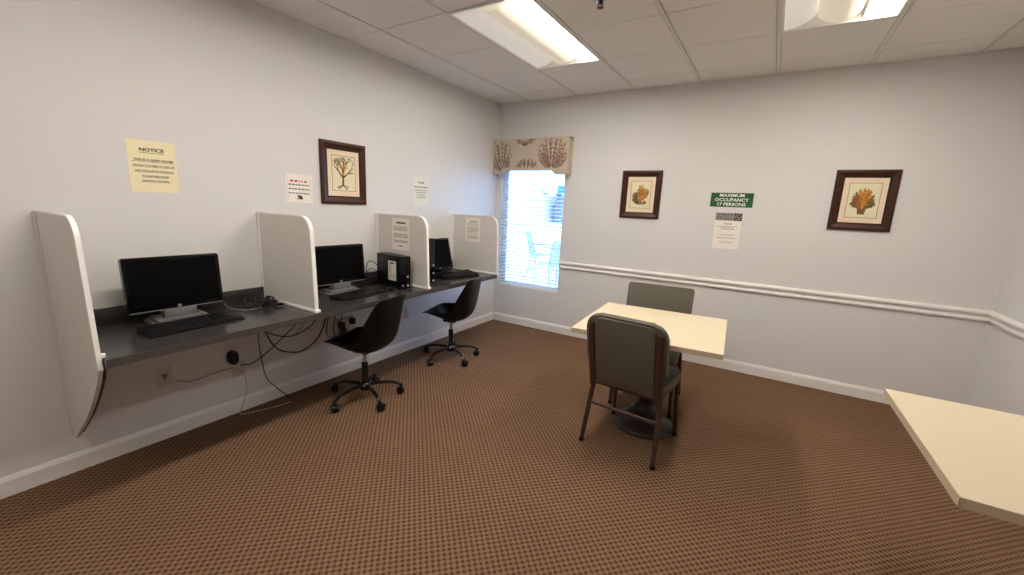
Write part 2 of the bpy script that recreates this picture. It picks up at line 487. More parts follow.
def elo(cx, cy, rx, ry): return lambda q: ((q.x - cx) / rx) ** 2 + ((q.y - cy) / ry) ** 2 < 1 and vlim(q)
for (rx_, ry_, cx_, cy_, rax, ray_, mis) in (
        (-hw2 + 0.135, 0.03, -hw2 + 0.115, 0.205, 0.145, 0.185, (0, 1)),
        (hw2 - 0.20, 0.055, hw2 - 0.185, 0.235, 0.19, 0.185, (0, 0, 1)),
        (-0.06, 0.315, -0.06, 0.42, 0.15, 0.13, (0, 0, 1)),
        (-0.03, -0.01, -0.03, 0.065, 0.16, 0.115, (1, 1, 0))):
    def lim2(q, cx_=cx_, cy_=cy_, rax=rax, ray_=ray_): return ((q.x - cx_) / rax) ** 2 + ((q.y - cy_) / ray_) ** 2 < 1 and vlim(q)
    root = Vector((rx_, ry_)); cen = Vector((cx_, cy_))
    # stems fan out to targets over the ellipse, each stem sprouting short twigs
    tg = []
    n1 = {0.145: 9, 0.19: 12, 0.15: 8, 0.16: 12}[rax]
    for i in range(n1):
        a = R(-28 + 236 * i / (n1 - 1)) if rax != 0.15 else R(8 + i * 164 / (n1 - 1))
        tg.append(Vector((cx_ + rax * 0.98 * math.cos(a), cy_ + ray_ * 0.98 * math.sin(a))))
    n2 = n1 // 2 if rax != 0.15 else 0
    for i in range(n2):
        a = R(-10 + 200 * i / max(1, n2 - 1))
        tg.append(Vector((cx_ + rax * 0.62 * math.cos(a), cy_ + ray_ * 0.62 * math.sin(a))))
    for q1 in tg:
        mid = root.lerp(q1, 0.45) + Vector(((q1.x - root.x) * 0.12, -abs(q1.x - root.x) * 0.10))
        path = [root.lerp(mid, 2 * k / 8) if k <= 4 else mid.lerp(q1, (k - 4) / 4) for k in range(9)]
        m_ = mis[rnd.randrange(len(mis))]
        for k in range(8):
            p, q = path[k], path[k + 1]
            if not (clipseg(p, q, clipv) and lim2(q) and vlim(p)): continue
            strip(b, p, q, 0.0048 - 0.00028 * k, 0.0046 - 0.00028 * k, 0.00002 * rnd.randint(0, 9), m_)
            if k >= 2:
                d = (q - p).normalized()
                for sgn in (-1, 1):
                    a = math.atan2(d.y, d.x) + sgn * rnd.uniform(0.45, 0.85)
                    ln = rnd.uniform(0.02, 0.038)
                    e = q + Vector((math.cos(a), math.sin(a))) * ln
                    if clipseg(q, e, clipv) and lim2(e):
                        strip(b, q, e, 0.0036, 0.0031, 0.00002 * rnd.randint(0, 9), m_)
                        flat(b, [e + Vector((math.cos(w_ * PI / 3), math.sin(w_ * PI / 3))) * 0.004 for w_ in range(6)], 0.0, m_)
bmesh.ops.transform(b, matrix=Matrix.Translation((0, -vy - 0.0006, 0)) @ Matrix.Rotation(PI / 2, 4, 'X'), verts=b.verts)
obj('coral_print', b, [M_valcoral, M_valcoral2], va, smooth=False)

# ------------------------------------------------------------------ ceiling lights
def ceiling_light(x0, x1, LIGHTY, label, lens=None):
    t = thing('ceiling_light', label, 'ceiling light', ((x0 + x1) / 2, (LIGHTY[0] + LIGHTY[1]) / 2, H), group='recessed ceiling lights')
    w = (x1 - x0) / 2; l = (LIGHTY[1] - LIGHTY[0]) / 2
    b = BM()
    for (xa, xb, ya, yb) in ((-w + 0.011, -w + 0.026, -l + 0.006, l - 0.006), (w - 0.026, w - 0.011, -l + 0.006, l - 0.006), (-w + 0.026, w - 0.026, -l + 0.006, -l + 0.026), (-w + 0.026, w - 0.026, l - 0.026, l - 0.006)):
        box(b, xa, xb, ya, yb, -0.004, 0.012, bev=0.001, seg=1)
    obj('frame', b, M_fixture, t)
    b = BM()   # housing: back pan and end plates
    box(b, -w + 0.02, w - 0.02, -l + 0.02, l - 0.02, 0.115, 0.12)
    box(b, -w + 0.02, w - 0.02, -l + 0.02, -l + 0.024, 0.0, 0.118); box(b, -w + 0.02, w - 0.02, l - 0.024, l - 0.02, 0.0, 0.118)
    box(b, -w + 0.018, -w + 0.021, -l + 0.02, l - 0.02, 0, 0.118); box(b, w - 0.021, w - 0.018, -l + 0.02, l - 0.02, 0, 0.118)
    obj('housing', b, M_fixture, t)
    b = BM()
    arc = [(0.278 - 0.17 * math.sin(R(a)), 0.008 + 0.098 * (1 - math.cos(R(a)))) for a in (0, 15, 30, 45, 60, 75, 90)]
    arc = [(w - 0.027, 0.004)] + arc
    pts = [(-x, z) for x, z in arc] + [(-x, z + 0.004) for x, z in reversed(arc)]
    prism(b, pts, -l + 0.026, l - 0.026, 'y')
    obj('side_reflector', b, M_reflectorglow, t, label='curved white reflector with painted-in glow')
    b = BM(); box(b, 0.122, w - 0.027, -l + 0.027, l - 0.027, 0.0095, 0.112); obj('lens_light_stop', b, M_fixture, t, smooth=False)  # added opaque block, keeps the lens from lighting the housing above
    b = BM(); box(b, 0.124, w - 0.028, -l + 0.028, l - 0.028, 0.0055, 0.009); obj('bright_lens', b, lens or M_lamp, t, smooth=False, label='bright white lens strip')
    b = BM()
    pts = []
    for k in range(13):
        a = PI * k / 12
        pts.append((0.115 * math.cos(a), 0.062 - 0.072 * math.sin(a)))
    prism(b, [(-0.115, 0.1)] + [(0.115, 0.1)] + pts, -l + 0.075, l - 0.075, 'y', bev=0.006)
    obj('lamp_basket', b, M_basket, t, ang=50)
    return t
ceiling_light(*LIGHTS[0], LIGHTY, 'recessed ceiling light over the computer desks, its full basket lens in view')
ceiling_light(*LIGHTS[1], LIGHTY, 'recessed ceiling light cut by the picture top, near the right wall')
ceiling_light(*LIGHTS[0], FILLY2, 'added fill light out of view above the near end of the desk', M_fillnear)  # added unseen light, brightens the near left wall
ceiling_light(*LIGHTS[0], FILLY3, 'added fill light out of view behind the camera by the rear wall', M_fillrear)  # added unseen light, general fill for the near end

sp = thing('fire_sprinkler', 'small dark brass sprinkler head hanging from a ceiling tile', 'sprinkler', (1.943, -1.87, H - 0.001))
b = BM(); lathe(b, [(0.0, 0.004), (0.036, 0.004), (0.034, -0.004), (0.02, -0.010), (0.014, -0.012), (0.0, -0.012)]); obj('escutcheon', b, M_chrome, sp)
b = BM(); lathe(b, [(0.012, -0.01), (0.012, -0.014), (0.008, -0.017), (0, -0.017)], 12)
for s in (-1, 1): tube(b, [(s * 0.011, 0, -0.012), (s * 0.015, 0, -0.022), (s * 0.004, 0, -0.034)], 0.003, 6)
obj('frame_arms', b, M_brass, sp)
b = BM(); lathe(b, [(0, -0.031), (0.02, -0.033), (0.02, -0.036), (0, -0.037)], 14); obj('deflector', b, M_brass, sp)

# ------------------------------------------------------------------ desk along the left wall
DZ = 0.77
def deskx(y): return 0.602 + (0.658 - 0.602) * (y + 0.84) / (-3.89 + 0.84)
dk = thing('wall_desk', 'long dark grey laminate counter along the left wall under the computers', 'desk', (0.0, -2.37, 0.0))
b = BM()
ya, yb = -3.888, -0.842
b2 = BM()
poly = [(0.001, ya + 2.37), (deskx(ya) - 0.004, ya + 2.37), (deskx(yb) - 0.004, yb + 2.37), (0.001, yb + 2.37)]
prism(b, poly, DZ - 0.038, DZ, 'z'); obj('worktop', b, M_desk, dk, smooth=False)
b = BM()
prism(b, [(deskx(ya) - 0.004, ya + 2.37), (deskx(ya), ya + 2.37), (deskx(yb), yb + 2.37), (deskx(yb) - 0.004, yb + 2.37)], DZ - 0.038, DZ, 'z')
obj('front_edge', b, M_edge, dk, smooth=False, label='grey front edge strip')
b = BM(); box(b, 0.001, 0.02, ya + 2.37, yb + 2.37, DZ, DZ + 0.085, bev=0.002); obj('backsplash', b, M_desk, dk)
b = BM()   # slanted support under the near end
prism(b, [(0.002, 0.225), (0.06, 0.225), (0.19, 0.32), (0.33, 0.425), (0.47, 0.55), (0.58, 0.665), (0.60, 0.70), (0.60, DZ - 0.038), (0.002, DZ - 0.038)], ya + 2.37, ya + 2.37 + 0.012, 'y')
obj('support_bracket', b, M_bracket, dk, smooth=False)
for yy in (-2.86, -1.86):
    b = BM(); prism(b, [(0.002, 0.62), (0.03, 0.6), (0.26, DZ - 0.06), (0.26, DZ - 0.038), (0.002, DZ - 0.038)], yy + 2.37 - 0.012, yy + 2.37 + 0.012, 'y')
    obj('support_bracket', b, M_bracket, dk, smooth=False)

def divider(y, label, low=False, xf=0.612):
    t = thing('desk_divider', label, 'divider', (0, y, 0), group='grey desk dividers')
    z0 = DZ + 0.004; zt = 1.366
    top = [(xf, z0 + 0.02), (xf - 0.013, 1.27)]
    n = 8; r = 0.1
    arc = []
    for k in range(n + 1):
        a = R(90.0 * k / n)
        arc.append((xf - 0.013 - r + r * math.cos(a), zt - r + r * math.sin(a)))
    if low:
        body = [(0.001, 0.205), (0.055, 0.205), (0.19, 0.305), (0.33, 0.41), (0.47, 0.535), (0.58, 0.65), (xf + 0.012, 0.715), (xf + 0.014, 0.775)] + arc + [(0.001, zt)]
    else:
        body = [(0.021, DZ + 0.002), (xf, DZ + 0.002)] + arc + [(0.001, zt), (0.001, DZ + 0.087), (0.021, DZ + 0.087)]
    th = 0.0075 if low else 0.011
    b = BM(); prism(b, body, -th, th, 'y'); obj('panel', b, M_div, t, smooth=False)
    # white edge strip down the front and over the top
    edge = ([(xf + 0.015, 0.72)] if low else [(xf + 0.001, DZ + 0.004)]) + arc + [(0.001, zt)]
    b = BM()
    inner = [(0.001, zt - 0.002)] + [(p[0] - 0.001, p[1] - 0.001) for p in reversed(arc)] + [(edge[0][0] - 0.001, edge[0][1])]
    outer = [(p[0] + 0.003, p[1] + (0.003 if i > 0 else 0)) for i, p in enumerate(edge)]
    poly = outer + [(p[0] - 0.004, p[1] - 0.004) for p in reversed(edge)]
    prism(b, poly, -th - 0.001, th + 0.001, 'y')
    obj('edge_trim', b, M_wtrim, t, ang=50, label='white edge strip')
    b = BM()
    zb = 0.24 if low else DZ + 0.088
    for s in (-1, 1): box(b, 0.001, 0.045 if low else 0.03, s * th, s * (th + 0.006), zb, zt - 0.004)
    obj('wall_channel', b, M_div if low else M_wtrim, t, smooth=False)
    if not low:
        b = BM()
        for s in (-1, 1):
            box(b, 0.021, xf + 0.012, s * th, s * (th + 0.007), DZ + 0.001, DZ + 0.02, bev=0.002)
        box(b, xf + 0.004, xf + 0.016, -th - 0.007, th + 0.007, DZ + 0.001, DZ + 0.02, bev=0.002)
        obj('base_channel', b, M_wtrim, t)
    else:
        b = BM(); box(b, 0.03, xf, th, th + 0.008, DZ + 0.001, DZ + 0.02, bev=0.002); box(b, xf - 0.0, xf + 0.016, th, th + 0.016, DZ + 0.001, DZ + 0.02, bev=0.003)
        obj('base_channel', b, M_wtrim, t)
    return t
divider(-3.90, 'tall grey end divider nearest the camera, reaching below the desk to the wall', True)
divider(-2.888, 'grey divider with no notice between the first and second computers')
divider(-1.882, 'grey divider with a notice sheet behind the slim black computer tower')
divider(-0.858, 'grey end divider with a notice sheet next to the window')

# ------------------------------------------------------------------ computers
def monitor(label, loc, rz, w=0.438, h=0.292, zb=0.072, tilt=4, wide=True):
    t = thing('computer_monitor', label, 'monitor', loc, rz, group='black computer monitors')
    Mx = Matrix.Translation((0.0, 0, zb)) @ Matrix.Rotation(R(-tilt), 4, 'Y')
    # local: screen faces +x, width along y
    b = BM()
    out = rrect(-w / 2, w / 2, 0, h, 0.012)
    prism(b, out, -0.018, 0.02, 'x', bev=0.003, M=Mx)
    prism(b, rrect(-w / 2 + 0.05, w / 2 - 0.05, 0.04, h - 0.04, 0.03), -0.05, -0.017, 'x', bev=0.01, M=Mx)
    obj('casing', b, M_gloss if wide else M_blk, t)
    b = BM(); m_ = 0.017
    prism(b, rrect(-w / 2 + m_, w / 2 - m_, 0.027, h - m_, 0.002), 0.0195, 0.0212, 'x', M=Mx)
    obj('screen', b, M_screen, t, smooth=False)
    b = BM()
    if wide:
        prism(b, rrect(-w / 2 + 0.004, w / 2 - 0.004, 0.0005, 0.006, 0.002), 0.0195, 0.0225, 'x', M=Mx)
        obj('lower_bezel_strip', b, M_silver, t, label='thin grey strip under the screen')
        b = BM()
        bmT = BM(); text_into(bmT, 'hp', 0, 0, 0.011, bold=0.0004)
        merge(b, bmT, 0, Mx @ Matrix.Translation((0.0212, 0, 0.0165)) @ Matrix.Rotation(PI / 2, 4, 'Z') @ Matrix.Rotation(PI / 2, 4, 'X'))
        for k in range(24):
            a0, a1 = 2 * PI * k / 24, 2 * PI * (k + 1) / 24
            for q in (0,):
                pa = [(0.0215, rr * math.cos(a), 0.0165 + rr * math.sin(a)) for rr, a in ((0.0085, a0), (0.0093, a0), (0.0093, a1), (0.0085, a1))]
                b.faces.new([b.verts.new(Mx @ Vector(p)) for p in pa])
        obj('logo', b, M_lightgrey, t, smooth=False)
        b = BM(); box(b, -0.03, 0.034, -0.075, 0.075, 0.028, zb + 0.004, bev=0.004); box(b, -0.05, -0.02, -0.06, 0.06, 0.02, zb + 0.16, bev=0.006)
        obj('neck', b, M_silver, t)
        b = BM(); prism(b, rrect(-0.10, 0.085, -0.135, 0.135, 0.012), 0, 0.014, 'z', bev=0.003); prism(b, rrect(-0.09, 0.055, -0.115, 0.115, 0.012), 0.013, 0.03, 'z', bev=0.004)
        obj('base', b, M_silver, t)
    else:
        bar_ = None
        box(b, 0.0205, 0.0225, -0.012, 0.012, 0.010, 0.016, M=Mx)
        obj('logo', b, M_lightgrey, t, smooth=False)
        b = BM(); box(b, 0.0205, 0.0225, w / 2 - 0.06, w / 2 - 0.05, 0.008, 0.014, M=Mx); obj('power_button', b, M_lightgrey, t, smooth=False)
        b = BM(); box(b, -0.05, -0.012, -0.05, 0.05, 0.015, zb + 0.12, bev=0.008); obj('neck', b, M_blk, t)
        b = BM(); prism(b, rrect(-0.11, 0.10, -0.12, 0.12, 0.05), 0, 0.018, 'z', bev=0.004); obj('base', b, M_blk, t)
    return t
monitor('black wide monitor on the desk bay nearest the camera', (0.20, -3.457, DZ), R(-1))
monitor('black wide monitor left of the slim black computer tower', (0.205, -2.425, DZ), R(-1))
monitor('squarer black monitor in the far bay next to the window', (0.17, -1.255, DZ), R(-3), w=0.37, h=0.315, zb=0.045, tilt=13, wide=False)

def keyboard(label, loc, rz, w=0.445, d=0.155, thick=0.018, col=None, gap=0.0025):
    t = thing('computer_keyboard', label, 'keyboard', loc, rz, group='black computer keyboards')
    # local: front edge towards +x, long side along y
    b = BM()
    prof = [(-d / 2, 0.002), (-d / 2, thick + 0.012), (-d / 2 + 0.02, thick + 0.012), (d / 2 - 0.02, thick * 0.72), (d / 2, thick * 0.4), (d / 2, 0.002)]
    prism(b, prof, -w / 2, w / 2, 'y', bev=0.002); obj('body', b, M_blk, t)
    b = BM()
    rows = 6; px = 0.019
    def zat(x): return thick + 0.012 + (x + d / 2 - 0.02) / (d - 0.04) * (thick * 0.72 - thick - 0.012)
    for r in range(rows):
        x = d / 2 - 0.022 - px * r - (0.006 if r == 5 else 0)
        for (ys_, n_) in ((-w / 2 + 0.012, 15), (-w / 2 + 0.31, 3), (-w / 2 + 0.375, 3)):
            pit = 0.0192
            if r == 0 and n_ == 15:
                spans = [(0, 1.4), (1.5, 1.4), (3, 1.2), (4.3, 5.2), (9.6, 1.4), (11.1, 1.4), (12.6, 1.4), (14, 1)]
            else:
                spans = [(k, 1) for k in range(n_)]
            for (k0, kw) in spans:
                y0 = ys_ + k0 * pit
                zz = zat(x)
                box(b, x - px / 2 + gap / 2, x + px / 2 - gap / 2, y0, y0 + kw * pit - gap, zz - 0.004, zz + 0.006)
    obj('keys', b, M_key, t, smooth=False)
    return t
keyboard('black keyboard in front of the monitor nearest the camera', (0.378, -3.455, DZ), R(4))
keyboard('black keyboard in front of the monitor beside the slim tower', (0.395, -2.385, DZ), R(7), thick=0.014)
keyboard('thick black keyboard in the far bay by the window', (0.388, -1.235, DZ), R(-8), thick=0.03, d=0.18)

def mouse(label, loc, rz):
    t = thing('computer_mouse', label, 'mouse', loc, rz)
    b = BM()
    t2 = bmesh.new(); bmesh.ops.create_uvsphere(t2, u_segments=20, v_segments=12, radius=1.0)
    for v in t2.verts:
        v.co.x *= 0.055; v.co.y *= 0.031; v.co.z = max(0.001, (v.co.z * 0.034) * (1 - 0.25 * v.co.x / 0.055))
    merge(b, t2, 0); obj('body', b, M_blk, t)
    b = BM(); lathe(b, [(0, -0.004), (0.009, -0.004), (0.009, 0.004), (0, 0.004)], 14, M=Matrix.Translation((-0.028, 0, 0.031)) @ Matrix.Rotation(PI / 2, 4, 'X')); obj('scroll_wheel', b, M_key, t)
    b = BM(); tube(b, [(-0.05, 0, 0.012), (-0.09, 0.01, 0.004), (-0.16, -0.015, 0.004), (-0.22, 0.02, 0.004)], 0.0022, 6, sub=6); obj('cord', b, M_wire, t)
    return t
mouse('black mouse on the desk in front of the slim tower', (0.45, -2.12, DZ), R(-4))

pc = thing('computer_tower', 'slim black computer tower with a white paper label on its side', 'computer', (0.312, -1.984, DZ), R(-9))
b = BM(); box(b, -0.17, 0.155, -0.05, 0.05, 0.004, 0.27, bev=0.003); obj('case', b, M_blk, pc)
b = BM(); box(b, 0.155, 0.172, -0.05, 0.05, 0.004, 0.27, bev=0.004)
for k in range(9): box(b, 0.170, 0.1735, -0.036, 0.014, 0.16 + k * 0.009, 0.164 + k * 0.009)
obj('front_panel', b, M_gloss, pc)
for zz in (0.105, 0.03):
    b = BM(); lathe(b, [(0, 0), (0.0085, 0), (0.0085, 0.004), (0, 0.005)], 16, M=Matrix.Translation((0.1715, 0.022, zz)) @ Matrix.Rotation(PI / 2, 4, 'Y'))
    obj('button', b, M_lightgrey, pc, label='pale grey button')
b = BM(); box(b, 0.1715, 0.174, -0.032, -0.02, 0.028, 0.036)
obj('port', b, M_lightgrey, pc)
b = BM(); Ml = Matrix.Translation((0.058, -0.0503, 0.145)) @ Matrix.Rotation(PI / 2, 4, 'X')
t_ = BM(); box(t_, -0.056, 0.056, -0.08, 0.08, 0, 0.0008, 0)
rn = random.Random(3)
bar(t_, -0.038, 0.03, 0.062, 0.012, 0.001, 1)
for yy in (0.04, 0.022, 0.004, -0.014): wordbars(t_, -0.042, -0.012, yy, 0.006, 0.001, 1, rn)
for yy in (-0.035, -0.048, -0.062): wordbars(t_, -0.042, 0.04, yy, 0.004, 0.001, 2, rn)
merge(b, t_, None, Ml)
obj('paper_label', b, [M_paper, M_ink, M_greyink], pc, smooth=False, label='white paper label')

pc2 = thing('computer_tower', 'tall black computer tower standing in the far bay against its divider', 'computer', (0.29, -1.765, DZ))
b = BM(); box(b, -0.21, 0.185, -0.09, 0.09, 0.012, 0.405, bev=0.004); obj('case', b, M_blk, pc2)
b = BM(); box(b, 0.185, 0.205, -0.09, 0.09, 0.012, 0.405, bev=0.006)
box(b, 0.204, 0.208, -0.07, 0.07, 0.30, 0.34); box(b, 0.204, 0.208, -0.07, 0.07, 0.345, 0.385)
obj('front_panel', b, M_gloss, pc2)
for zz in (0.10, 0.035, 0.17):
    b = BM(); lathe(b, [(0, 0), (0.008, 0), (0.008, 0.004), (0, 0.005)], 14, M=Matrix.Translation((0.2045, 0.07, zz)) @ Matrix.Rotation(PI / 2, 4, 'Y'))
    obj('button', b, M_lightgrey, pc2, label='pale grey button')
for (sx, sy) in ((-1, -1), (-1, 1), (1, -1), (1, 1)):
    b = BM(); lathe(b, [(0.014, 0), (0.014, 0.014), (0, 0.014)], 12, M=Matrix.Translation((sx * 0.16, sy * 0.065, 0))); obj('rubber_foot', b, M_blk, pc2)

# cables on the desk
rnd = random.Random(11)
cb = thing('cable_bundle', 'tangle of black cables and plugs on the desk by the divider', 'cables', (0.20, -3.0, DZ))
b = BM()
for k in range(16):
    a = rnd.uniform(0, 6.28); pts = []
    rx = rnd.uniform(0.03, 0.07); ry = rnd.uniform(0.03, 0.075); ox = rnd.uniform(-0.04, 0.06); oy = rnd.uniform(-0.04, 0.01)
    for i in range(8):
        aa = a + i * 0.85
        pts.append((ox + rx * math.cos(aa), oy + ry * math.sin(aa), 0.004 + rnd.uniform(0, 0.05)))
    tube(b, pts, 0.0042, 6, sub=5)
obj('coiled_cords', b, M_wire, cb)
b = BM()
tube(b, [(-0.02, -0.22, 0.05), (0.0, -0.2, 0.02), (0.04, -0.15, 0.005), (0.07, -0.08, 0.004), (0.07, 0.0, 0.012), (0.03, 0.05, 0.03)], 0.003, 6, sub=6)
obj('pale_cord', b, M_wiret, cb, label='pale grey cord')
for (x, y, z, a) in ((0.05, 0.045, 0.03, 30), (0.07, -0.055, 0.01, -20), (0.10, 0.055, 0.015, 60), (-0.02, 0.05, 0.045, 10)):
    b = BM(); Mp = Matrix.Translation((x, y, z)) @ Matrix.Rotation(R(a), 4, 'Z')
    box(b, -0.022, 0.016, -0.01, 0.01, -0.008, 0.008, 0, 0.003, M=Mp); box(b, 0.016, 0.028, -0.008, 0.008, -0.006, 0.006, 1, M=Mp)
    obj('plug', b, [M_blk, M_chrome], cb)
# cords rising behind the slim tower
b = BM()
tube(b, [(0.08, -2.02, DZ + 0.004), (0.05, -2.05, DZ + 0.10), (0.06, -2.03, DZ + 0.19), (0.10, -1.99, DZ + 0.17), (0.13, -1.97, DZ + 0.12)], 0.0035, 6, sub=7)
tube(b, [(0.06, -2.08, DZ + 0.004), (0.04, -2.06, DZ + 0.06), (0.09, -2.04, DZ + 0.13), (0.13, -1.98, DZ + 0.10)], 0.003, 6, sub=7)
tube(b, [(0.10, -2.12, DZ + 0.004), (0.06, -2.09, DZ + 0.03), (0.08, -2.02, DZ + 0.05), (0.12, -2.0, DZ + 0.03), (0.09, -2.1, DZ + 0.02)], 0.004, 6, sub=7)
tag(obj('cable', b, M_wire), 'black cords looping up behind the slim tower', 'cable')

# wall plates and cables under the desk
def wall_plate(y, z, label, w=0.07, h=0.115, style='outlet'):
    t = thing('wall_outlet', label, 'outlet', (0.0, y, z), rot=(PI / 2, 0, PI / 2), group='wall outlets below the desk')
    b = BM(); prism(b, rrect(-w / 2, w / 2, -h / 2, h / 2, 0.006), 0.0005, 0.007, 'z', bev=0.002); obj('plate', b, M_outlet, t)
    if style == 'outlet':
        for s in (-1, 1):
            b = BM(); prism(b, rrect(-0.016, 0.016, s * 0.024 - 0.014, s * 0.024 + 0.014, 0.008), 0.0065, 0.0085, 'z')
            for q in (-1, 1): box(b, q * 0.006 - 0.001, q * 0.006 + 0.001, s * 0.024 - 0.004, s * 0.024 + 0.005, 0.008, 0.0092, 1)
            obj('socket', b, [M_outlet, M_slot], t, smooth=False)
    else:
        b = BM(); prism(b, [(-0.02, 0.02), (0.02, 0.02), (0, -0.02)], 0.0065, 0.010, 'z'); obj('jack', b, M_wiret, t, smooth=False)
    return t
wall_plate(-3.50, 0.388, 'beige wall plate nearest the camera, low under the desk', 0.075, 0.115, 'jack')
wall_plate(-3.09, 0.305, 'beige wall outlet just below a black plug adapter', 0.085, 0.1)
wall_plate(-1.53, 0.395, 'beige wall outlet between the two black swivel chairs')
ad = thing('power_adapter', 'round black plug adapter on the wall under the desk', 'adapter', (0.0, -3.132, 0.405), rot=(PI / 2, 0, PI / 2))
b = BM(); prism(b, rrect(-0.027, 0.027, -0.045, 0.045, 0.02), 0.001, 0.045, 'z', bev=0.008); obj('body', b, M_blk, ad)
b = BM()
for k in range(4): box(b, -0.015, 0.015, -0.03 + k * 0.02, -0.022 + k * 0.02, 0.0445, 0.047)
obj('ridges', b, M_key, ad)
ps = thing('junction_box', 'beige box with black plugs on the wall behind the nearer swivel chair', 'power box', (0.0, -2.25, 0.435), rot=(PI / 2, 0, PI / 2))
b = BM(); prism(b, rrect(-0.075, 0.075, -0.06, 0.06, 0.008), 0.001, 0.05, 'z', bev=0.003); obj('box', b, M_outlet, ps)
for (x, y) in ((-0.075, 0.02), (-0.06, -0.03), (0.03, 0.035)):
    b = BM(); prism(b, rrect(x - 0.02, x + 0.02, y - 0.025, y + 0.025, 0.006), 0.05, 0.085, 'z', bev=0.004); obj('plug', b, M_blk, ps)

def cable(name, pts, r, m, label, sub=8):
    b = BM(); tube(b, pts, r, 7, sub=sub)
    return tag(obj(name, b, m), label, 'cable')
UZ = DZ - 0.040
cable('cable', [(0.30, -3.07, UZ), (0.29, -3.04, 0.60), (0.27, -2.97, 0.48), (0.26, -2.88, 0.425), (0.26, -2.78, 0.41), (0.25, -2.66, 0.47), (0.24, -2.59, 0.58), (0.24, -2.57, UZ)], 0.005, M_wire, 'thick black cable hanging in the deepest loop under the desk')
cable('cable', [(0.24, -3.08, UZ), (0.24, -3.02, 0.61), (0.22, -2.9, 0.535), (0.20, -2.78, 0.52), (0.18, -2.64, 0.57), (0.18, -2.52, UZ)], 0.0045, M_wire, 'black cable hanging in the shallower loop under the desk')
cable('cable', [(0.016, -3.085, 0.335), (0.05, -3.02, 0.34), (0.06, -2.9, 0.41), (0.07, -2.74, 0.53), (0.09, -2.58, 0.66), (0.10, -2.50, UZ)], 0.004, M_wire, 'black cable rising from the near wall outlet to the desk underside')
cable('cable', [(0.05, -2.72, 0.46), (0.06, -2.6, 0.57), (0.08, -2.48, 0.66), (0.10, -2.42, UZ)], 0.003, M_wiret, 'thin brown cable slanting up the wall behind the loops')
cable('cable', [(0.12, -2.99, UZ), (0.075, -2.98, 0.60), (0.055, -2.975, 0.46), (0.05, -2.96, 0.32), (0.05, -2.94, 0.20), (0.06, -2.89, 0.12), (0.09, -2.84, 0.05), (0.12, -2.80, 0.004)], 0.0035, M_wire, 'black cable dropping straight from the desk to the carpet')
cable('cable', [(0.014, -3.085, 0.29), (0.04, -3.08, 0.28), (0.045, -3.07, 0.20), (0.04, -3.08, 0.12), (0.045, -3.11, 0.05), (0.06, -3.13, 0.004), (0.10, -3.05, 0.004), (0.14, -2.93, 0.004), (0.15, -2.83, 0.004)], 0.003, M_wirew, 'pale cable dropping from the near outlet and running along the carpet edge')
cable('cable', [(0.012, -3.455, 0.35), (0.03, -3.38, 0.325), (0.032, -3.26, 0.335), (0.02, -3.14, 0.335)], 0.003, M_wiret, 'grey cable along the wall between the two nearest wall plates')
rnd = random.Random(4)
for k, lb in enumerate(('leftmost of the thin black cords bunched behind the nearer swivel chair', 'middle thin black cord bunched behind the nearer swivel chair', 'rightmost thin black cord of the bunch behind the nearer swivel chair')):
    y = -2.58 + 0.06 * k
    cable('cable', [(0.20 - 0.03 * k, y + 0.05, UZ), (0.17, y + 0.07, 0.60), (0.15, y + 0.06, 0.48), (0.12, y + 0.10, 0.40 - 0.02 * k), (0.085, -2.37 + 0.01 * k, 0.40), (0.07, -2.325, 0.44 + 0.012 * k)], 0.004, M_wire, lb)

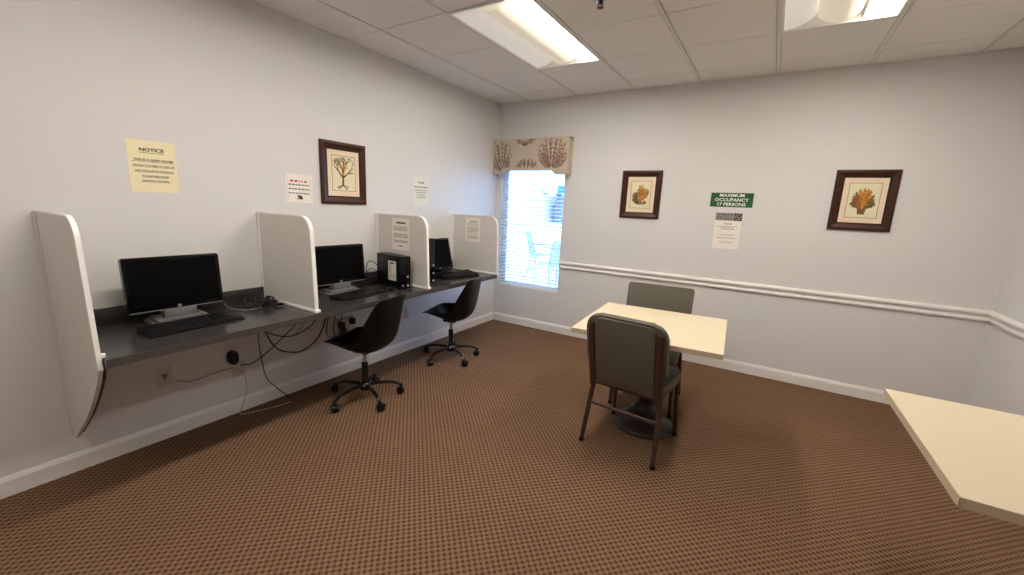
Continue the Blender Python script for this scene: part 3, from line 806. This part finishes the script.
# ------------------------------------------------------------------ swivel shell chairs
def shell_chair(label, loc, rz, base_rot):
    t = thing('swivel_chair', label, 'chair', loc, rz, group='black swivel chairs at the desk')
    # local: faces +x
    prof = [(0.228, 0.462, 0.15), (0.195, 0.47, 0.195), (0.13, 0.45, 0.22), (0.04, 0.416, 0.233), (-0.05, 0.398, 0.238), (-0.13, 0.408, 0.238), (-0.185, 0.445, 0.238), (-0.215, 0.51, 0.236), (-0.232, 0.59, 0.228), (-0.245, 0.67, 0.216), (-0.255, 0.74, 0.20), (-0.264, 0.79, 0.187), (-0.268, 0.818, 0.155)]
    lift = [0.0, 0.014, 0.045, 0.085, 0.115, 0.13, 0.13, 0.12, 0.10, 0.075, 0.05, 0.03, 0.02]
    P = smooth_path([(p[0], p[1], p[2]) for p in prof], 3)
    Lf = smooth_path([(l, 0, 0) for l in lift], 3)
    b = BM(); N = 14; rows = []
    for i, p in enumerate(P):
        a = P[max(0, i - 1)]; c = P[min(len(P) - 1, i + 1)]
        tx, tz = c.x - a.x, c.y - a.y
        ln = math.hypot(tx, tz) or 1
        nx, nz = tz / ln, -tx / ln      # towards the sitter
        nx, nz = (nx, nz) if nz >= 0 or nx > 0 else (-nx, -nz)
        row = []
        for k in range(N + 1):
            v = -1 + 2 * k / N
            e = Lf[i].x * abs(v) ** 2.6
            yy = p.z * (math.sin(v * PI / 2 * 0.92) / math.sin(PI / 2 * 0.92) * 0.55 + v * 0.45)
            row.append(b.verts.new((p.x + nx * e, yy, p.y + nz * e)))
        rows.append(row)
    for r0, r1 in zip(rows, rows[1:]):
        for k in range(N): b.faces.new((r0[k], r0[k + 1], r1[k + 1], r1[k]))
    o = obj('seat_shell', b, M_blk2, t, ang=80)
    md = o.modifiers.new('Solidify', 'SOLIDIFY'); md.thickness = 0.008; md.offset = 0
    md = o.modifiers.new('Subdivision', 'SUBSURF'); md.levels = 1; md.render_levels = 1
    b = BM(); box(b, -0.06, 0.06, -0.055, 0.055, 0.37, 0.402, bev=0.006); obj('seat_plate', b, M_blkmetal, t)
    b = BM(); tube(b, [(0.0, -0.03, 0.372), (-0.03, -0.13, 0.37), (-0.035, -0.17, 0.362)], 0.005, 8); tube(b, [(-0.033, -0.15, 0.367), (-0.04, -0.20, 0.352)], 0.009, 8); obj('lever', b, M_blkmetal, t)
    b = BM(); lathe(b, [(0.0, 0.28), (0.013, 0.28), (0.013, 0.37), (0, 0.37)], 16); obj('gas_lift', b, M_chrome, t)
    b = BM(); lathe(b, [(0, 0.075), (0.026, 0.075), (0.026, 0.15), (0.023, 0.16), (0.023, 0.285), (0.017, 0.29), (0, 0.29)], 20); obj('column_sleeve', b, M_blkmetal, t)
    b = BM(); lathe(b, [(0, 0.078), (0.04, 0.078), (0.042, 0.11), (0.03, 0.128), (0, 0.128)], 20); obj('hub', b, M_blkmetal, t)
    for k in range(5):
        a = base_rot + 2 * PI * k / 5
        Ma = Matrix.Rotation(a, 4, 'Z')
        b = BM(); tube(b, [(0.02, 0, 0.105), (0.09, 0, 0.112), (0.18, 0, 0.106), (0.235, 0, 0.09), (0.262, 0, 0.065)], lambda q: 0.017 - 0.005 * q, 10, sub=4, flat=0.8, M=Ma)
        leg = obj('leg', b, M_blkmetal, t)
        b = BM()
        sw = Matrix.Translation((0.268, 0, 0)) @ Matrix.Rotation(1.1 + k, 4, 'Z')
        for s in (-1, 1):
            lathe(b, [(0, -0.009), (0.02, -0.009), (0.027, -0.005), (0.027, 0.005), (0.02, 0.009), (0, 0.009)], 18, M=Ma @ sw @ Matrix.Translation((0.012, s * 0.014, 0.0275)) @ Matrix.Rotation(PI / 2, 4, 'X'))
        prism(b, [(0.012 + 0.031 * math.cos(R(q)), 0.0275 + 0.031 * math.sin(R(q))) for q in range(10, 180, 20)], -0.022, 0.022, 'y', bev=0.003, M=Ma @ sw)
        tube(b, [(0, 0, 0.05), (0, 0, 0.085)], 0.008, 8, M=Ma @ sw)
        obj('caster', b, M_blk, leg)
    return t
F1 = math.atan2(-0.28, -0.96)
shell_chair('black shell swivel chair nearer the camera, at the second computer', (0.522, -2.466, 0), F1, R(-90) - F1)
shell_chair('black shell swivel chair farther from the camera, near the window', (0.478, -1.425, 0), F1, R(-94) - F1)

# ------------------------------------------------------------------ cafe tables
def cafe_table(label, loc, rz, size):
    t = thing('square_table', label, 'table', loc, rz, group='cream square pedestal tables')
    s = size / 2; zt = 0.745
    b = BM(); box(b, -s + 0.002, s - 0.002, -s + 0.002, s - 0.002, zt - 0.03, zt, bev=0.001, seg=1); obj('tabletop', b, M_cream, t)
    b = BM()
    for (xa, xb, ya, yb) in ((-s, -s + 0.003, -s, s), (s - 0.003, s, -s, s), (-s, s, -s, -s + 0.003), (-s, s, s - 0.003, s)):
        box(b, xa, xb, ya, yb, zt - 0.031, zt - 0.0006)
    obj('edge_band', b, M_creamedge, t, smooth=False, label='tan edge band')
    b = BM(); box(b, -0.16, 0.16, -0.03, 0.03, zt - 0.052, zt - 0.031, bev=0.004); box(b, -0.03, 0.03, -0.16, 0.16, zt - 0.05, zt - 0.031, bev=0.004); obj('top_spider', b, M_iron, t)
    b = BM(); lathe(b, [(0.05, 0.15), (0.045, 0.19), (0.038, 0.23), (0.038, zt - 0.07), (0.06, zt - 0.05), (0, zt - 0.05)], 24); obj('column', b, M_iron, t)
    b = BM(); lathe(b, [(0, 0.0), (0.2, 0.0), (0.206, 0.010), (0.2, 0.022), (0.188, 0.032), (0.165, 0.05), (0.138, 0.064), (0.118, 0.085), (0.108, 0.108), (0.085, 0.12), (0.068, 0.14), (0.055, 0.17), (0, 0.17)], 40); obj('base', b, M_iron, t)
    return t
cafe_table('cream square table between two taupe chairs in mid room', (2.384, -1.585, 0), R(3.7), 0.868)
cafe_table('cream table at the right edge with no chairs', (3.938, -2.432, 0), R(0.8), 0.86)

# ------------------------------------------------------------------ banquet chairs
def banquet_chair(label, loc, rz, rtop=0.085, wtop=0.49, zt=0.872):
    t = thing('banquet_chair', label, 'chair', loc, rz, group='taupe banquet chairs')
    # local: faces +y
    b = BM()
    out = rrect(-0.222, 0.222, -0.20, 0.245, (0.03, 0.03, 0.07, 0.07))
    prism(b, out, 0.408, 0.472, 'z', bev=0.022, seg=4); obj('seat', b, M_vinyl, t)
    b = BM(); box(b, -0.205, 0.205, -0.20, 0.21, 0.388, 0.41, bev=0.004); obj('seat_frame', b, M_bronze, t)
    # backrest leaning: axis along the back
    lean = math.atan2(0.10, 0.45)
    Mb = Matrix.Translation((0, -0.195, 0.40)) @ Matrix.Rotation(lean, 4, 'X')
    hb = (zt - 0.40) / math.cos(lean)
    b = BM(); prism(b, rrect(-wtop / 2, wtop / 2, 0.15, hb, (0.03, 0.03, rtop, rtop), 7), -0.012, 0.026, 'y', bev=0.012, seg=4, M=Mb)
    obj('backrest', b, M_vinyl, t)
    b = BM(); prism(b, rrect(-0.182, 0.182, 0.03, hb - 0.012, (0.005, 0.005, 0.04, 0.04)), -0.027, -0.011, 'y', bev=0.004, M=Mb)
    prism(b, rrect(-0.20, 0.20, 0.03, 0.2, 0.005), -0.011, 0.0, 'y', M=Mb)
    obj('back_panel', b, M_vinyl, t)
    for s in (-1, 1):
        b = BM(); tube(b, [(s * 0.207, -0.024, -0.01), (s * 0.207, -0.024, hb * 0.55), (s * 0.207, -0.022, hb - 0.10), (s * 0.207, -0.018, hb - 0.07), (s * 0.207, -0.014, hb - 0.055)], 0.021, 14, flat=0.7, flat_axis=(0, 1, 0), M=Mb)
        obj('back_post', b, M_bronze, t)
    b = BM()
    p0 = [Mb @ Vector((x, -0.02, 0.025)) for x in (-0.2, 0.2)]
    tube(b, p0, 0.011, 10)
    p0 = [Mb @ Vector((x, -0.026, 0.045)) for x in (-0.185, 0.185)]
    tube(b, p0, 0.004, 8)
    obj('lower_back_rail', b, M_bronze, t)
    for s in (-1, 1):
        b = BM(); tube(b, [(s * 0.212, -0.185, 0.42), (s * 0.222, -0.215, 0.25), (s * 0.233, -0.262, 0.02)], 0.0155, 12); tube(b, [(s * 0.233, -0.2615, 0.022), (s * 0.234, -0.2655, 0.0)], 0.0165, 12, mi=1)
        obj('leg', b, [M_bronze, M_blk], t)
        b = BM(); tube(b, [(s * 0.205, 0.185, 0.40), (s * 0.213, 0.20, 0.2), (s * 0.22, 0.215, 0.02)], 0.0145, 12); tube(b, [(s * 0.22, 0.215, 0.022), (s * 0.2205, 0.2165, 0.0)], 0.0155, 12, mi=1)
        obj('leg', b, [M_bronze, M_blk], t)
        b = BM(); tube(b, [(s * 0.205, -0.19, 0.397), (s * 0.205, 0.19, 0.397)], 0.012, 10); obj('side_rail', b, M_bronze, t)
    b = BM(); tube(b, [(-0.221, -0.213, 0.262), (0.221, -0.213, 0.262)], 0.011, 10); obj('stretcher', b, M_bronze, t)
    return t
banquet_chair('taupe banquet chair seen from behind, on the near side of the square table', (2.36, -1.797, 0), R(-5.3))
banquet_chair('taupe banquet chair facing the camera across the far side of the square table', (2.283, -1.175, 0), R(184.5), rtop=0.018, wtop=0.515, zt=0.888)

# ------------------------------------------------------------------ pictures
def framed_picture(label, loc, rot, w, h, draw):
    t = thing('framed_picture', label, 'picture', loc, rot=rot, group='framed coral prints')
    fw = 0.062
    b = BM()
    prof = [(0, 0.002), (0, 0.016), (0.006, 0.022), (0.02, 0.024), (0.034, 0.018), (0.05, 0.012), (fw - 0.004, 0.012), (fw, 0.008), (fw, 0.002)]
    cor = [(-1, -1), (1, -1), (1, 1), (-1, 1)]
    rings = []
    for (sx, sy) in cor:
        rings.append([b.verts.new((sx * (w / 2 - d), sy * (h / 2 - d), z)) for d, z in prof])
    for i in range(4):
        r0, r1 = rings[i], rings[(i + 1) % 4]
        for k in range(len(prof)):
            k2 = (k + 1) % len(prof)
            f = b.faces.new((r0[k], r1[k], r1[k2], r0[k2]))
            f.material_index = 1 if k in (0, 5, 6) else 0
    obj('frame', b, [M_frame, M_frame2], t, smooth=False)
    iw, ih = w / 2 - fw, h / 2 - fw
    b = BM(); box(b, -iw, iw, -ih, ih, 0.002, 0.006); obj('mount', b, M_mat, t, smooth=False)
    pw, ph = iw - 0.037, ih - 0.04
    b = BM(); box(b, -pw, pw, -ph, ph, 0.006, 0.007, 0)
    for (xa, xb, ya, yb) in ((-pw, -pw + 0.003, -ph, ph), (pw - 0.003, pw, -ph, ph), (-pw, pw, -ph, -ph + 0.003), (-pw, pw, ph - 0.003, ph)):
        box(b, xa, xb, ya, yb, 0.007, 0.0074, 1)
    draw(b, pw, ph)
    obj('print', b, [M_print, M_line, M_coralbrown, M_coralgold, M_coralolive, M_coralred], t, smooth=False)
    return t
def draw_tree(b, pw, ph):
    rn = random.Random(21); cl = (-pw + 0.008, pw - 0.008, -ph + 0.008, ph - 0.008); z = 0.0078
    strip(b, Vector((-0.012, -ph * 0.72)), Vector((-0.008, -ph * 0.2)), 0.0095, 0.008, z, 2)
    for a in (48, 78, 104, 134): coral(b, (-0.008, -ph * 0.25), R(a), 0.062, 0.0072, 3, z, (2, 4, 2), cl, rn, 0.55, 0.8)
    coral(b, (-0.008, -ph * 0.1), R(80), 0.04, 0.006, 2, z, (3,), cl, rn, 0.7, 0.8)
    for a in (200, 230, 320, 345): coral(b, (-0.012, -ph * 0.68), R(a), 0.03, 0.004, 1, z, (2, 4), cl, rn, 0.6, 0.8)
def cluster(b, rn, root, cen, rad, n, w, z, mis, a0=-20, a1=200, twig=0.02):
    root = Vector(root); cen = Vector(cen)
    for ring, cnt in ((1.0, n), (0.66, max(3, n * 2 // 3)), (0.35, max(2, n // 3))):
        for i in range(cnt):
            a = R(a0 + (a1 - a0) * (i + rn.uniform(0.2, 0.8)) / cnt)
            q1 = cen + Vector((rad[0] * ring * math.cos(a), rad[1] * ring * math.sin(a)))
            mid = root.lerp(q1, 0.5) + Vector(((q1.x - root.x) * 0.12, -abs(q1.x - root.x) * 0.08))
            m_ = mis[rn.randrange(len(mis))]; zz = z + 0.00003 * rn.randint(0, 12)
            path = [root.lerp(mid, k / 3) if k <= 3 else mid.lerp(q1, (k - 3) / 3) for k in range(7)]
            for k in range(6):
                p, q = path[k], path[k + 1]
                strip(b, p, q, w * (0.75 + 0.05 * k), w * (0.8 + 0.05 * k), zz, m_)
                if k in (2, 3, 4):
                    d = (q - p).normalized()
                    for sg in (-1, 1):
                        t = math.atan2(d.y, d.x) + sg * rn.uniform(0.5, 0.9)
                        e2 = q + Vector((math.cos(t), math.sin(t))) * twig * rn.uniform(0.7, 1.1)
                        strip(b, q, e2, w * 0.6, w * 0.75, zz, m_)
                        flat(b, [e2 + Vector((math.cos(u * PI / 3), math.sin(u * PI / 3))) * w * 0.85 for u in range(6)], zz, m_)
            flat(b, [q1 + Vector((math.cos(u * PI / 3), math.sin(u * PI / 3))) * w * 1.2 for u in range(6)], zz + 0.00001, m_)
def draw_bush(b, pw, ph):
    rn = random.Random(8); z = 0.0078
    cluster(b, rn, (0.002, -ph * 0.6), (0.0, ph * 0.2), (0.034, ph * 0.58), 5, 0.0036, z, (3, 5, 4, 3), 10, 170, 0.017)
    cluster(b, rn, (0.008, -ph * 0.5), (0.05, ph * 0.12), (0.034, ph * 0.36), 4, 0.0036, z, (4, 3, 3), -20, 130, 0.015)
    cluster(b, rn, (-0.004, -ph * 0.6), (-0.052, -ph * 0.16), (0.034, ph * 0.36), 5, 0.0036, z, (4, 2, 4), 40, 230, 0.015)
    cluster(b, rn, (0.0, -ph * 0.72), (0.0, -ph * 0.55), (0.062, ph * 0.18), 6, 0.0036, z, (4, 2, 2), -10, 190, 0.012)
def draw_fan(b, pw, ph):
    rn = random.Random(14); z = 0.0078
    for k in range(7): strip(b, Vector((-0.018 + k * 0.006, -ph * 0.80)), Vector((-0.024 + k * 0.008, -ph * 0.42)), 0.004, 0.0062, z + 0.00003 * k, 2 if k % 2 else 4)
    cluster(b, rn, (0.0, -ph * 0.5), (0.0, ph * 0.08), (0.066, ph * 0.6), 9, 0.0052, z, (3, 3, 5, 3, 4), -8, 188, 0.018)
    for sg in (-1, 1): cluster(b, rn, (sg * 0.01, -ph * 0.5), (sg * 0.05, -ph * 0.22), (0.028, ph * 0.2), 3, 0.0035, z, (4, 2), 0 if sg > 0 else 100, 80 if sg > 0 else 180, 0.012)
RB = (PI / 2, 0, 0); RL = (PI / 2, 0, PI / 2)
framed_picture('framed print of a bare branching coral, on the left wall', (0.0, -2.208, 1.676), RL, 0.413, 0.475, draw_tree)
framed_picture('framed print of a clumped olive coral, left of the green sign', (1.779, 0.0, 1.648), RB, 0.402, 0.478, draw_bush)
framed_picture('framed print of a spreading golden coral, right of the green sign', (3.562, 0.0, 1.642), RB, 0.404, 0.48, draw_fan)

# ------------------------------------------------------------------ notices
def sheet(name, label, cat, loc, rot, w, h, m, roll=0.0, group=None):
    t = thing(name, label, cat, loc, rot=rot, group=group)
    if roll: t.rotation_euler.rotate_axis('Z', roll)
    b = BM(); box(b, -w / 2, w / 2, -h / 2, h / 2, 0.0005, 0.0016); obj('sheet', b, m, t, smooth=False)
    return t
ZL = 0.0019
t = sheet('paper_notice', 'yellow notice about a quiet room on the left wall', 'notice', (0, -3.429, 1.61), RL, 0.216, 0.278, M_yellow)
b = BM()
text_into(b, 'NOTICE', 0.0, 0.088, 0.025, ZL, bold=0.0008, sx=1.2); bar(b, -0.055, 0.055, 0.0725, 0.0022, ZL)
for (s, y, sz, sxx, bo, hw_) in (('THIS IS A QUIET ROOM', 0.034, 0.0165, 1.02, 0.0005, 0.098), ('SHOULD YOU NEED TO TALK OR', 0.004, 0.0125, 0.98, 0.0003, 0.096), ('USE YOUR LAPTOP PHONE GO', -0.024, 0.0125, 0.98, 0.0003, 0.09), ('TO ANOTHER ROOM', -0.052, 0.0125, 1.0, 0.0003, 0.058), ('(SILENCE IS GOLDEN)', -0.077, 0.0125, 1.0, 0.0003, 0.07)):
    text_into(b, s, 0.004, y, sz, ZL, bold=bo, sx=sxx); bar(b, 0.004 - hw_, 0.004 + hw_, y - sz * 0.55, 0.0016, ZL)
obj('lettering', b, M_ink, t, smooth=False)

rn = random.Random(2)
t = sheet('paper_notice', 'white notice with a red heading left of the framed branching coral', 'notice', (0, -2.584, 1.539), RL, 0.205, 0.2, M_paper, R(-1.5))
b = BM(); wordbars(b, -0.07, 0.07, 0.052, 0.013, ZL, 1, rn)
for y in (0.026, -0.004, -0.034): wordbars(b, -0.08, 0.08, y, 0.008, ZL, 0, rn)
obj('lettering', b, [M_ink, M_redink], t, smooth=False)
b = BM(); flat(b, [(-0.02, -0.048), (0.012, -0.048), (0.02, -0.058), (0.026, -0.07), (0.026, -0.076), (-0.024, -0.076), (-0.024, -0.071), (0.0, -0.069), (-0.014, -0.06)], ZL)
obj('printed_mark', b, M_ink, t, smooth=False)
b = BM(); box(b, -0.088, -0.0865, -0.085, 0.075, ZL - 0.0003, ZL); obj('border_line', b, M_greyband, t, smooth=False)
b = BM(); box(b, 0.0865, 0.088, -0.085, 0.075, ZL - 0.0003, ZL); obj('border_line', b, M_greyband, t, smooth=False)


t = sheet('paper_notice', 'pale yellow notice on the left wall above the far divider', 'notice', (0, -1.334, 1.585), RL, 0.205, 0.278, M_pale)
b = BM(); text_into(b, 'NOTICE', 0.0, 0.078, 0.022, ZL, bold=0.0006); wordbars(b, -0.09, 0.085, 0.036, 0.010, ZL, 0, rn); obj('heading', b, M_ink, t, smooth=False); b = BM()
for y, a in ((0.006, 0.085), (-0.016, 0.08), (-0.038, 0.055), (-0.06, 0.065)): wordbars(b, -a, a, y, 0.007, ZL, 1, rn)
obj('lettering', b, [M_ink, M_greyink], t, smooth=False)

t = sheet('paper_notice', 'white notice on the divider behind the slim black tower', 'notice', (0.305, -1.893, 1.205), RB, 0.20, 0.27, M_paper)
b = BM(); bar(b, -0.05, 0.06, 0.095, 0.012, ZL, 0)
for y in (0.06, 0.047, 0.034, 0.0, -0.012, -0.024, -0.055, -0.066): wordbars(b, -0.08, 0.085, y, 0.006, ZL, 1, rn)
bar(b, -0.02, 0.025, -0.1, 0.01, ZL, 1)
obj('lettering', b, [M_ink, M_greyink], t, smooth=False)

t = sheet('paper_notice', 'white notice with faded red lines on the end divider by the window', 'notice', (0.29, -0.869, 1.215), RB, 0.19, 0.25, M_paper)
b = BM(); bar(b, -0.04, 0.06, 0.085, 0.008, ZL, 0)
for y in (0.062, 0.045, 0.022, 0.008, -0.006, -0.02, -0.04): wordbars(b, -0.07, 0.075, y, 0.005, ZL, 0, rn)
for y in (-0.066, -0.078, -0.09): wordbars(b, -0.06, 0.07, y, 0.007, ZL, 1, rn)
obj('lettering', b, [M_greyink, M_pinkink], t, smooth=False)

t = sheet('wall_sign', 'green sign with white capital letters giving the maximum occupancy', 'sign', (2.6165, 0, 1.6185), RB, 0.352, 0.129, M_green)
b = BM()
for s, y in (('MAXIMUM', 0.0405), ('OCCUPANCY', 0.0), ('17 PERSONS', -0.0405)): text_into(b, s, 0, y, 0.0385, ZL, bold=0.0007, sx=1.16)
obj('lettering', b, M_signwhite, t, smooth=False)

t = sheet('paper_notice', 'white no smoking notice with a grey header under the green sign', 'notice', (2.614, 0, 1.335), RB, 0.222, 0.333, M_paper)
b = BM(); box(b, -0.111, 0.111, 0.094, 0.1665, 0.0016, 0.002, 0); obj('header_band', b, M_greyband, t, smooth=False)
b = BM(); Z2 = 0.0024
text_into(b, 'NO SMOKING', -0.036, 0.147, 0.021, Z2, bold=0.0006)
for y in (0.128, 0.117, 0.106): wordbars(b, -0.1, 0.03, y, 0.005, Z2, 0, rn)
box(b, 0.045, 0.108, 0.099, 0.162, Z2 - 0.0003, Z2 + 0.0001, 0)
cx, cy = 0.0765, 0.1305
for k in range(28):
    a0, a1 = 2 * PI * k / 28, 2 * PI * (k + 1) / 28
    flat(b, [(cx + r_ * math.cos(a), cy + r_ * math.sin(a)) for r_, a in ((0.020, a0), (0.026, a0), (0.026, a1), (0.020, a1))], Z2 + 0.0004, 1)
strip(b, Vector((cx - 0.016, cy + 0.016)), Vector((cx + 0.016, cy - 0.016)), 0.003, 0.003, Z2 + 0.0005, 1)
strip(b, Vector((cx - 0.015, cy - 0.003)), Vector((cx + 0.012, cy - 0.003)), 0.0025, 0.0025, Z2 + 0.00045, 1)
text_into(b, 'NOTICE', 0, 0.064, 0.017, ZL, bold=0.0004)
for y, a in ((0.04, 0.085), (0.028, 0.05), (0.016, 0.06), (-0.038, 0.06), (-0.066, 0.075), (-0.106, 0.055)): wordbars(b, -a, a, y, 0.0045, ZL, 2, rn)
obj('lettering', b, [M_ink, M_greyband, M_greyink], t, smooth=False)

# ------------------------------------------------------------------ outside the window
GZ = -0.05
b = BM(); box(b, -40, 30, T + 0.01, 60, GZ - 0.2, GZ); struct('patio_ground', b, M_patio)
hs = thing('neighbouring_building', 'white stucco building outside, filling the left of the window view', 'building', (-9.3, 9.0, GZ))
b = BM(); box(b, -4.6, 4.6, 0, 5, 0, 4.2); obj('wall', b, M_stucco, hs, smooth=False)
b = BM(); box(b, -4.8, 4.8, -0.2, 5.2, 4.2, 4.4); obj('roof_edge', b, M_vinylw, hs, smooth=False)
fb = thing('low_pavilion', 'blue-grey pavilion outside with white posts, seen through the right of the blind', 'building', (-2.6, 10.5, GZ))
b = BM(); box(b, -1.6, 3.5, 0, 3, 0.9, 2.05); obj('wall', b, M_bluewall, fb, smooth=False)
b = BM(); box(b, -1.7, 3.6, -0.1, 3.1, 0, 0.9); obj('plinth', b, M_stucco, fb, smooth=False)
for x in (-1.6, -0.75, 0.1, 0.95, 1.8):
    b = BM(); box(b, x - 0.05, x + 0.05, -0.08, 0.0, 0.9, 2.05); obj('post', b, M_alu, fb, smooth=False)
b = BM(); box(b, -1.9, 3.8, -0.3, 3.3, 2.05, 2.15); obj('roof_edge', b, M_vinylw, fb, smooth=False)
b = BM(); box(b, -5.2, 3.0, 7.6, 7.8, GZ, 1.0)
tag(obj('garden_wall', b, M_stucco, smooth=False), 'low white garden wall outside in front of the pavilion', 'wall')

um = thing('patio_umbrella', 'open blue and white striped patio umbrella outside the window', 'umbrella', (-0.35, 4.6, GZ))
b = BM(); rr, zr, zc = 1.35, 1.98, 2.5
for k in range(8):
    a0, a1 = 2 * PI * k / 8 + 0.2, 2 * PI * (k + 1) / 8 + 0.2
    e0 = Vector((rr * math.cos(a0), rr * math.sin(a0), zr)); e1 = Vector((rr * math.cos(a1), rr * math.sin(a1), zr)); top = Vector((0, 0, zc))
    q = 6
    def pt(i, j): return b.verts.new(top.lerp(e0, i / q).lerp(top.lerp(e1, i / q), j / 4.0) + Vector((0, 0, 0.05 * math.sin(PI * i / q))))
    for i in range(q):
        for j in range(4):
            if i == 0: f = b.faces.new((pt(0, 0), pt(1, j), pt(1, j + 1)))
            else: f = b.faces.new((pt(i, j), pt(i + 1, j), pt(i + 1, j + 1), pt(i, j + 1)))
            f.material_index = k % 2
    for j in range(4):
        p0, p1 = e0.lerp(e1, j / 4), e0.lerp(e1, (j + 1) / 4); dz = Vector((0, 0, -0.16))
        f = b.faces.new([b.verts.new(v) for v in (p0, p1, p1 + dz, p0 + dz)]); f.material_index = (j + k) % 2
bmesh.ops.remove_doubles(b, verts=b.verts, dist=1e-4)
can = obj('canopy', b, [M_canopyblue, M_canopywhite], um, smooth=False)
md = can.modifiers.new('Solidify', 'SOLIDIFY'); md.thickness = 0.004
for k in range(8):
    a = 2 * PI * k / 8 + 0.2
    b = BM(); tube(b, [(0.04 * math.cos(a), 0.04 * math.sin(a), zc - 0.03), (rr * 0.98 * math.cos(a), rr * 0.98 * math.sin(a), zr - 0.02)], 0.009, 6); obj('rib', b, M_teal, um)
b = BM(); tube(b, [(0, 0, 0.05), (0, 0, zc + 0.06)], 0.022, 12); obj('pole', b, M_teal, um)
b = BM(); lathe(b, [(0, 0), (0.25, 0), (0.25, 0.04), (0.06, 0.08), (0.03, 0.3), (0, 0.3)], 24); obj('base', b, M_alu, um)

def patio_chair(label, loc, rz):
    t = thing('patio_chair', label, 'chair', loc, rz, group='patio chairs outside')
    b = BM(); prism(b, [(-0.24, 0.40), (0.24, 0.42), (0.24, 0.435), (-0.24, 0.415)], -0.25, 0.25, 'y'); obj('seat', b, M_mesh, t, smooth=False)
    b = BM(); prism(b, [(-0.24, 0.42), (-0.36, 0.92), (-0.375, 0.92), (-0.255, 0.42)], -0.25, 0.25, 'y'); obj('backrest', b, M_mesh, t, smooth=False)
    for s in (-1, 1):
        b = BM(); tube(b, [(0.26, s * 0.27, 0), (0.25, s * 0.27, 0.42), (0.2, s * 0.27, 0.63), (-0.28, s * 0.27, 0.63)], 0.013, 8); obj('arm_frame', b, M_alu, t)
        b = BM(); tube(b, [(-0.30, s * 0.27, 0), (-0.22, s * 0.26, 0.40), (-0.37, s * 0.26, 0.94)], 0.013, 8); obj('leg', b, M_alu, t)
    return t
patio_chair('pale sling patio chair outside, nearer the window', (-0.62, 3.0, GZ), R(150))
patio_chair('pale sling patio chair outside, under the umbrella edge', (-1.55, 4.3, GZ), R(20))

# ------------------------------------------------------------------ light, sky, camera
wd = bpy.data.worlds.new('sky'); S.world = wd; wd.use_nodes = True
bg = wd.node_tree.nodes['Background']
bg.inputs['Color'].default_value = (0.31, 0.57, 1.0, 1)
bg.inputs['Strength'].default_value = SKY
sl = bpy.data.lights.new('sun', 'SUN'); sl.energy = SUN; sl.angle = R(1.0); sl.color = (1, 0.96, 0.9)
so = bpy.data.objects.new('sun', sl); COL.objects.link(so)
so.rotation_euler = Vector((0.35, -0.55, 0.76)).to_track_quat('Z', 'Y').to_euler()
so.location = (2, -4, 8)

yaw, pitch, roll = 0.5493144532549128, 0.19536153173520474, 0.04294243119499514
cy, sy, cp, sp_, cr, sr = math.cos(yaw), math.sin(yaw), math.cos(pitch), math.sin(pitch), math.cos(roll), math.sin(roll)
fwd = Vector((-sy * cp, cy * cp, -sp_)); rgt = Vector((cy, sy, 0)); upv = rgt.cross(fwd)
r2 = rgt * cr + upv * sr; u2 = upv * cr - rgt * sr
cd = bpy.data.cameras.new('camera'); cam = bpy.data.objects.new('camera', cd); COL.objects.link(cam)
Mc = Matrix((r2, u2, -fwd)).transposed().to_4x4(); Mc.translation = Vector((2.97013, -4.40034, 1.48406))
cam.matrix_world = Mc
cd.sensor_fit = 'HORIZONTAL'; cd.sensor_width = 36.0; cd.lens = 414.3069 * 36.0 / 1024.0
cd.clip_start = 0.02; cd.clip_end = 200
S.camera = cam

S.view_settings.view_transform = 'Standard'; S.view_settings.look = 'None'
S.view_settings.gamma = 1.0; S.view_settings.exposure = EXPO; S.view_settings.use_curve_mapping = False
S.cycles.max_bounces = 10; S.cycles.diffuse_bounces = 6; S.cycles.glossy_bounces = 4; S.cycles.transparent_max_bounces = 12
S.cycles.use_denoising = True
S.cycles.sample_clamp_indirect = 8.0
